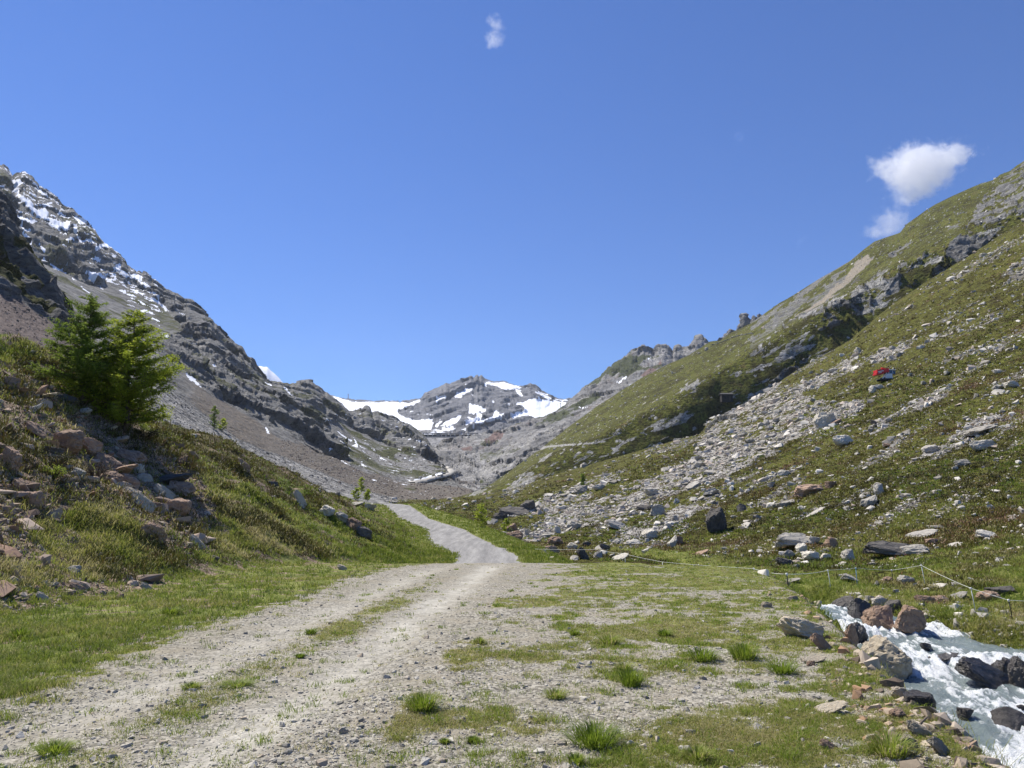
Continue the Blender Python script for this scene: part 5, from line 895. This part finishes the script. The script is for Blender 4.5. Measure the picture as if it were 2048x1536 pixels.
# driftwood
hit = cast(1838, 1470); lo = np.array(hit[0]); s = lo[1]/FP
v, f = merge([tube([lo+np.array([0, 0, .02])+np.array(q)*s for q in ((-10, 0, -14), (0, 4, 4), (10, 6, 16), (24, 8, 26))], [4*s, 3.4*s, 2.6*s, 1.2*s])]+[tube([lo+np.array([(10+k)*s, 0, .03]), lo+np.array([(30+14*k)*s, -.1, (-18+9*k)*s])], [.9*s, .4*s]) for k in range(5)])
tag(mk('driftwood_branch', v, f, plain('grey_wood', (.16, .13, .10), .9, bump=.5, sc=20)), 'weathered driftwood branch on the lower stream bank', 'branch')
# ---------------------------------------------------------------- electric fence
m_wh = plain('white_plastic', (.75, .75, .73), .45); m_bk = plain('dark_plastic', (.03, .03, .03), .5); m_bu = plain('blue_plastic', (.25, .42, .62), .45); m_tape = plain('fence_cord', (.72, .73, .68), .5)
FN = [(1512, 1140, 1131, 'w', 'short white fence post half hidden at the terrace rim'), (1577, 1176, 1148, 'k', 'leftmost dark fence post of the electric fence'), (1662, 1178, 1140, 'w', 'leaning white fence post above the head of the white water'), (1715, 1172, 1136, 'b', 'pale blue fence post in front of a grey boulder'),
      (1786, 1163, 1140, 'k', 'dark fence post between the blue and the tall white one'), (1851, 1172, 1130, 'w', 'tall white fence post at the fence corner'), (1952, 1224, 1176, 'w', 'white fence post on the grassy bank right of the rapids'), (2026, 1240, 1200, 'k', 'dark fence post nearest the right edge')]
tops = []
for k, (fx, fb, ft, c, lb) in enumerate(FN):
    hit = cast(fx, fb) if k else (Vector(W(1512, 1146, 27.5)),); lo = Vector(hit[0]); s = (lo.y*cT+(lo.z-CZ)*sT)/FP; h = (fb-ft)*s; t = empty('fence_post', lo, lb, 'fence post', 'posts of the electric fence'); lx = [-4, -2, -4, -1, -1, -5, -6, -5][k]*s
    v, f = tube([(0, 0, -.15), (lx*.5, 0, h*.5), (lx, 0, h)], .010 if c != 'k' else .012); mk('stake', v, f, {'w': m_wh, 'k': m_bk, 'b': m_bu}[c], t)
    v, f = box((lx, 0, h*.95), (.04, .03, .06)); mk('insulator', v, f, m_wh if c != 'b' else m_bu, t); v, f = box((0.03, 0, .04), (.09, .015, .015)); mk('foot_step', v, f, m_bk, t)
    tops.append(np.array(lo)+np.array([lx, -.0, h*.96]))
left = [W(1070, 1098, 42), W(1190, 1099, 38), W(1250, 1108, 34), W(1325, 1124, 31)]
alltop = left+tops+[W(2120, 1205, tops[-1][1]-.3)]
pts = []
for a, c in zip(alltop[:-1], alltop[1:]):
    L = np.linalg.norm(c-a)
    for q in np.linspace(0, 1, 9)[:-1]: pts.append(a*(1-q)+c*q-np.array([0, 0, 4*q*(1-q)*.004*L]))
pts.append(alltop[-1]); v, f = tube(pts, .0055); tag(mk('rope', v, f, m_tape), 'thin white electric rope strung along all the thin fence posts', 'rope')
for k, (fx, fb, hh, lb) in enumerate([(1250, 1122, 18, 'far grey fence post among the meadow boulders'), (1325, 1128, 14, 'far short fence post left of the grassy rim')]):
    p = alltop[2+k]; t = empty('fence_post', p-np.array([0, 0, .75]), lb, 'fence post', 'posts of the electric fence'); v, f = tube([(0, 0, -.3), (0, 0, .75)], .010); mk('stake', v, f, m_wh, t)
# ---------------------------------------------------------------- red and white work machine on the slope
hit = cast(1769, 762); lo = Vector(hit[0]); s = (lo.y*cT+(lo.z-CZ)*sT)/FP; u = .85*s      # u = one photo pixel in metres there
lo.z += 2.5*u; mt = empty('work_machine', lo, 'red and white excavator with dark cab windows standing on the grassy slope', 'excavator')
m_rd = plain('red_paint', (.62, .03, .035), .4, var=.1); m_wp = plain('white_paint', (.8, .8, .8), .4); m_gl = plain('dark_glass', (.012, .02, .045), .1, spec=.8); m_bs = plain('black_steel', (.03, .03, .032), .5)
def part(nm, bx, m, par=mt, bev=.5):
    v, f = merge(bx); o = mk(nm, v, f, m, par, smooth=False); md = o.modifiers.new('bevel', 'BEVEL'); md.width = bev*u; md.segments = 2; md.limit_method = 'ANGLE'; return o
eng = part('engine_cover', [box((-6*u, 0, 20*u), (28*u, 20*u, 9*u), (0, -.12, 0)), box((-14*u, 0, 14*u), (16*u, 20*u, 5*u), (0, -.12, 0))], m_rd)
part('stripe', [box((-12*u, -10.2*u, 19*u), (14*u, .5*u, 1.8*u), (0, -.18, 0)), box((-14*u, -10.2*u, 15.6*u), (8*u, .5*u, 1.4*u), (0, -.18, 0))], m_wp, eng, .1)
part('boom', [box((6*u, 4*u, 27*u), (20*u, 3*u, 3*u), (0, .25, 0)), box((17*u, 4*u, 23*u), (10*u, 2.6*u, 2.6*u), (0, .9, 0))], m_rd)
cab = part('cab', [box((10*u, 0, 8*u), (12*u, 16*u, 12*u)), box((12*u, 0, 23*u), (26*u, 18*u, 1.8*u), (0, .04, 0)), box((2*u, -7*u, 16*u), (1.5*u, 1.5*u, 14*u)), box((2*u, 7*u, 16*u), (1.5*u, 1.5*u, 14*u))], m_wp)
part('window', [box((14*u, 0, 17.5*u), (20*u, 15*u, 9*u), (0, .12, 0))], m_gl, cab); part('window_frame', [box((8*u, -7.9*u, 17.5*u), (1.2*u, .6*u, 10*u)), box((17*u, -7.9*u, 18*u), (.9*u, .6*u, 8*u))], m_wp, cab, .1)
part('door', [box((2.5*u, -8.4*u, 6*u), (7*u, .8*u, 9*u), (0, .2, 0))], m_wp, cab, .2)
part('ladder', [box((-5*u, -9*u, 7*u), (16*u, 1*u, 1.2*u), (0, -.85, 0)), box((-8*u, -9*u, 2*u), (10*u, 1*u, 1.2*u), (0, -.85, 0))], m_wp, mt, .1)
for sx_ in (-1, 1):
    v, f = box((0, 7.5*sx_*u, 0), (30*u, 5*u, 6*u)); o = mk('track', v, f, m_bs, mt, smooth=False); md = o.modifiers.new('b', 'BEVEL'); md.width = 2.4*u; md.segments = 3
part('turntable', [box((0, 0, 4*u), (12*u, 12*u, 4*u))], m_bs)
# ---------------------------------------------------------------- far built things
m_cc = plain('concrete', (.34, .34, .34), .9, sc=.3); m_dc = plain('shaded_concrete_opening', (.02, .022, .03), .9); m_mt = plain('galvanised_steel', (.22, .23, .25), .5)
def pylon(px_, pb, pt, Yd, label, arms=True):
    p = W(px_, pb, Yd); s = Yd/FP; h = (pb-pt)*s; t = empty('ski_lift_pylon', p, label, 'lift pylon', 'ski lift pylons on the snow saddle'); L = []
    for sx_ in (-1, 1):
        for sy_ in (-1, 1): L.append(tube([(sx_*1.6*s*.6, sy_*2, -6), (sx_*.5*s*.5, sy_*.6, h)], .38*s*.8))
    for q in range(6): z = h*q/6; w = 1.0*s*(1-q/8); L.append(box((0, 0, z), (w*1.6, 1.5, .3*s)))
    v, f = merge([l for l in L if l[1].shape[1] == 4]); mk('mast', v, f, m_mt, t); v, f = box((0, 0, h), (4.2*s, 2, .8*s)); mk('crossarm', v, f, m_mt, t)
    return t
pylon(696, 803, 788, 3250, 'taller lift pylon on the left part of the snow saddle'); pylon(795, 808, 801, 3300, 'lift pylon of the pair near the rocky ridge'); pylon(791, 809, 804, 3310, 'shorter lift pylon at the left of the pair near the ridge'); pylon(1121, 828, 806, 1700, 'thin lift pylon in front of the right snowfield')
# gallery / retaining wall under the glacier: follows its own curve at about 1.9 km
Yd = 1850; s = Yd/FP
a0 = W(847, 871, Yd); t = empty('avalanche_gallery', a0, 'long dark avalanche gallery below the glacier', 'gallery'); bx = []; op = []
for q in range(13): x0 = 9.0*q*s; bx.append(box((x0, 0, 3*s*.6-.8*s*(q > 10)), (1.3*s, 6*s, 5.2*s)))
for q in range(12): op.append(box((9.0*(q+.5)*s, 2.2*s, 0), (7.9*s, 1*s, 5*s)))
v, f = merge(bx); mk('pillar', v, f, m_cc, t, smooth=False); v, f = merge([box((54*s, .2*s, 4.6*s), (112*s, 7*s, 1.5*s)), box((54*s, 0, -3.0*s), (112*s, 6*s, 2.0*s)), box((30*s, -3.4*s, 1.2*s), (7*s, 1*s, 5*s))]); mk('roof', v, f, plain('gallery_roof', (.2, .205, .21), .9, sc=.2), t, smooth=False); v, f = merge(op); mk('opening', v, f, m_dc, t, smooth=False)
def at_hit(px_, py_): h = cast(px_, py_); l = Vector(h[0]); return l, (l.y*cT+(l.z-CZ)*sT)/FP
lo, s = at_hit(1453, 802); t = empty('hut', lo, 'small dark hut on the shaded part of the green slope', 'hut'); v, f = box((0, 0, 5*s), (22*s, 14*s, 15*s)); mk('wall', v, f, plain('dark_timber', (.03, .028, .03), .9, sc=1), t, smooth=False)
v, f = merge([box((0, -4*s, 14*s), (25*s, 11*s, 1.2*s), (.35, 0, 0)), box((0, 5*s, 14*s), (25*s, 9*s, 1.2*s), (-.35, 0, 0))]); mk('roof', v, f, plain('slate_roof', (.06, .06, .065), .8, sc=1), t, smooth=False); v, f = box((-4*s, -7.2*s, 6*s), (4*s, .4*s, 5*s)); mk('window', v, f, m_gl, t, smooth=False); v, f = box((5*s, -7.2*s, 4*s), (4*s, .4*s, 9*s)); mk('door', v, f, plain('hut_door', (.06, .05, .04), .8), t, smooth=False)
lo, s = at_hit(1858, 424); v, f = merge([tube([(0, 0, -2), (0, 0, 4*s)], .5*s), tube([(0, 0, 4*s), (-3*s, 0, 6.5*s)], .9*s), box((2*s, 0, .5*s), (3*s, 2*s, 3*s))]) if False else tube([(0, 0, -2*s), (0, 0, 3*s), (-1*s, 0, 4.5*s), (-4*s, 0, 6.5*s)], [.7*s, .7*s, 1.0*s, 1.1*s]); o = mk('snow_lance', v, f, m_wp); o.location = lo; tag(o, 'small white snow lance on the skyline of the right slope', 'snow lance')
rp = [(722, 1003), (735, 998), (755, 995), (790, 993), (828, 990)]
def ribbon(pts_, wid, label, lift, mat, nm='road'):
    P = []
    for (a, b_), (c, d_) in zip(pts_[:-1], pts_[1:]):
        for q in np.linspace(0, 1, 14, endpoint=False):
            h = cast(a+(c-a)*q, b_+(d_-b_)*q)
            if h and h[2].split('.')[0] in ('mountain_left', 'ridge_right', 'mountain_middle', 'hillside_near_right', 'hillside_far_right', 'ground'):
                if not P or abs(h[0].y-P[-1][1]) < 60: P.append(np.array(h[0]))
    P = np.array(P)
    for _ in range(14): P[1:-1] = (P[:-2]+2*P[1:-1]+P[2:])/4
    T_ = np.gradient(P, axis=0); T_[:, 2] = 0; T_ /= np.linalg.norm(T_, axis=1)[:, None]+1e-6; S_ = np.stack([T_[:, 1], -T_[:, 0], 0*T_[:, 0]], -1)
    r = np.random.default_rng(3); w = wid*(1+.15*r.normal(size=len(P)))[:, None]; up = np.array([0, 0, lift]); dn = np.array([0, 0, -lift*2.5])
    V = np.stack([P-S_*w*.62+dn, P-S_*w*.5+up, P+S_*w*.5+up, P+S_*w*.62+dn], 1); k = np.arange(len(P)-1)[:, None]*4
    Fc = np.concatenate([k+np.array([a, a+1, a+5, a+4]) for a in range(3)]); o = mk(nm, V.reshape(-1, 3), Fc, mat); o['kind'] = 'structure'; return o
m_road = plain('pale_gravel_road', (.42, .40, .36), .95, var=.25, sc=.4)
ribbon(RD[:5], 7, 'r', .6, m_road); ribbon(RD[4:8], 6, 'r', .6, m_road)
# dry stone wall on the far slope and road-side stone wall
def stonewall(pts, label, hpx, seed, mat, name='stone_wall'):
    r = np.random.default_rng(seed); P = []; Sz = []
    for (a, b_, c, d_) in zip([p[0] for p in pts[:-1]], [p[1] for p in pts[:-1]], [p[0] for p in pts[1:]], [p[1] for p in pts[1:]]):
        n = int(abs(c-a)*.9)+1
        for q in np.linspace(0, 1, n, endpoint=False):
            h = cast(a+(c-a)*q, b_+(d_-b_)*q)
            if not h: continue
            l = h[0]; s = (l.y*cT+(l.z-CZ)*sT)/FP
            for k in range(max(1, int(hpx/2))): P.append(np.array(l)+np.array([r.normal()*s, r.normal()*s*.6, k*2*s])); Sz.append(r.uniform(2.2, 4.2)*s)
    o = scatter(name, LO, np.array(P), np.array(Sz), r.random(len(P)), mat, r, .2); del o['kind']; return tag(o, label, 'stone wall')
stonewall([(1425, 690), (1445, 684), (1470, 673), (1495, 668), (1508, 666)], 'grey dry stone retaining wall near the ridge of the far green slope', 3, 3, m_st2)
stonewall([(1412, 866), (1424, 852), (1436, 842), (1452, 838), (1475, 836)], 'reddish dry stone wall edge at the top of the scree', 10, 4, m_gs)
# ---------------------------------------------------------------- moon and clouds
p = W(1478, 273, 14000.0); bm = bmesh.new(); bmesh.ops.create_uvsphere(bm, u_segments=48, v_segments=32, radius=8.2*14000/FP*1.1); me = bpy.data.meshes.new('moon'); bm.to_mesh(me); bm.free()
for q in me.polygons: q.use_smooth = True
b = NB('moon'); df = b.n('ShaderNodeBsdfDiffuse'); df.inputs[0].default_value = (.05, .05, .05, 1); tr = b.n('ShaderNodeBsdfTransparent'); ad = b.n('ShaderNodeAddShader'); b.t.links.new(df.outputs[0], ad.inputs[0]); b.t.links.new(tr.outputs[0], ad.inputs[1]); me.materials.append(b.done(ad.outputs[0]))
o = bpy.data.objects.new('moon', me); COL.objects.link(o); o.location = p; tag(o, 'faint thin crescent moon in the blue sky', 'moon')
def cloud(blobs, Yd, label, den, seed, soft=.5, ns=1.0):
    c = np.mean([W(b_[0], b_[1], Yd) for b_ in blobs], 0); s = Yd/FP; bm = bmesh.new()
    pw = [W(b_[0], b_[1], Yd)-c for b_ in blobs]; ex = max(b_[2] for b_ in blobs)*1.5*s
    mn = np.min(pw, 0)-ex; mx_ = np.max(pw, 0)+ex; v, f = box((mn+mx_)/2, mx_-mn); o = mk('cloud', v, f, None, smooth=False); o.location = c
    b = NB('cloud_vapour'); f_ = None
    wn = b.noise(1/(38*s), 5, .65, col=True); wv = b.n('ShaderNodeVectorMath'); wv.operation = 'MULTIPLY_ADD'; b.set(wv.inputs[0], wn); wv.inputs[1].default_value = (56*s*ns,)*3; b.set(wv.inputs[2], b.tc); 
    off = b.n('ShaderNodeVectorMath'); off.operation = 'SUBTRACT'; b.set(off.inputs[0], wv.outputs[0]); off.inputs[1].default_value = (28*s*ns,)*3
    for b_, q in zip(blobs, pw):
        d = b.n('ShaderNodeVectorMath'); d.operation = 'SUBTRACT'; b.set(d.inputs[0], off.outputs[0]); d.inputs[1].default_value = tuple(q)
        m = b.n('ShaderNodeVectorMath'); m.operation = 'MULTIPLY'; b.set(m.inputs[0], d.outputs[0]); m.inputs[1].default_value = (1/(b_[2]*s), 1/(b_[2]*s*.8), 1/(b_[3]*s)); l = b.n('ShaderNodeVectorMath'); l.operation = 'LENGTH'; b.set(l.inputs[0], m.outputs[0])
        g = b.math('MULTIPLY', b.math('SUBTRACT', 1.0, l.outputs['Value']), b_[4]); f_ = g if f_ is None else b.math('MAXIMUM', f_, g)
    nz = b.noise(1/(20*s), 7, .72); x = b.math('ADD', f_, b.math('MULTIPLY', b.math('SUBTRACT', nz, .55), 1.7)); mr = b.n('ShaderNodeMapRange'); mr.interpolation_type = 'SMOOTHSTEP'; b.set(mr.inputs[0], x); mr.inputs[1].default_value = 0.02; mr.inputs[2].default_value = soft; mr.inputs[4].default_value = den/(30*s)
    vs = b.n('ShaderNodeVolumePrincipled'); b.set(vs.inputs['Density'], mr.outputs[0]); vs.inputs['Color'].default_value = (1, 1, 1, 1); vs.inputs['Anisotropy'].default_value = .25; b.t.links.new(vs.outputs[0], b.out.inputs['Volume'])
    o.data.materials.append(b.m); return tag(o, label, 'cloud')
cloud([(1838, 338, 92, 62, 1.1), (1905, 312, 62, 30, .7), (1785, 335, 58, 30, .7), (1832, 380, 48, 36, .9)], 4200, 'bright white cumulus cloud above the right ridge', .7, 1, .4)
cloud([(1785, 445, 48, 46, .8), (1800, 400, 34, 36, .65), (1762, 460, 50, 26, .75)], 4200, 'wispy cloud touching the right ridge below the bright one', .5, 2, .7)
cloud([(990, 50, 30, 28, .75), (993, 76, 28, 24, .65)], 4200, 'small torn cloud wisp high in the middle of the sky', .9, 3, .8)
cloud([(1602, 480, 22, 14, .4)], 4200, 'faint cloud wisp left of the ridge', .25, 4, .9)
cloud([(1130, 765, 12, 9, .4), (1172, 765, 16, 10, .4), (1075, 774, 9, 7, .4)], 5200, 'very faint cloud wisps above the middle valley gap', .25, 5, .9)
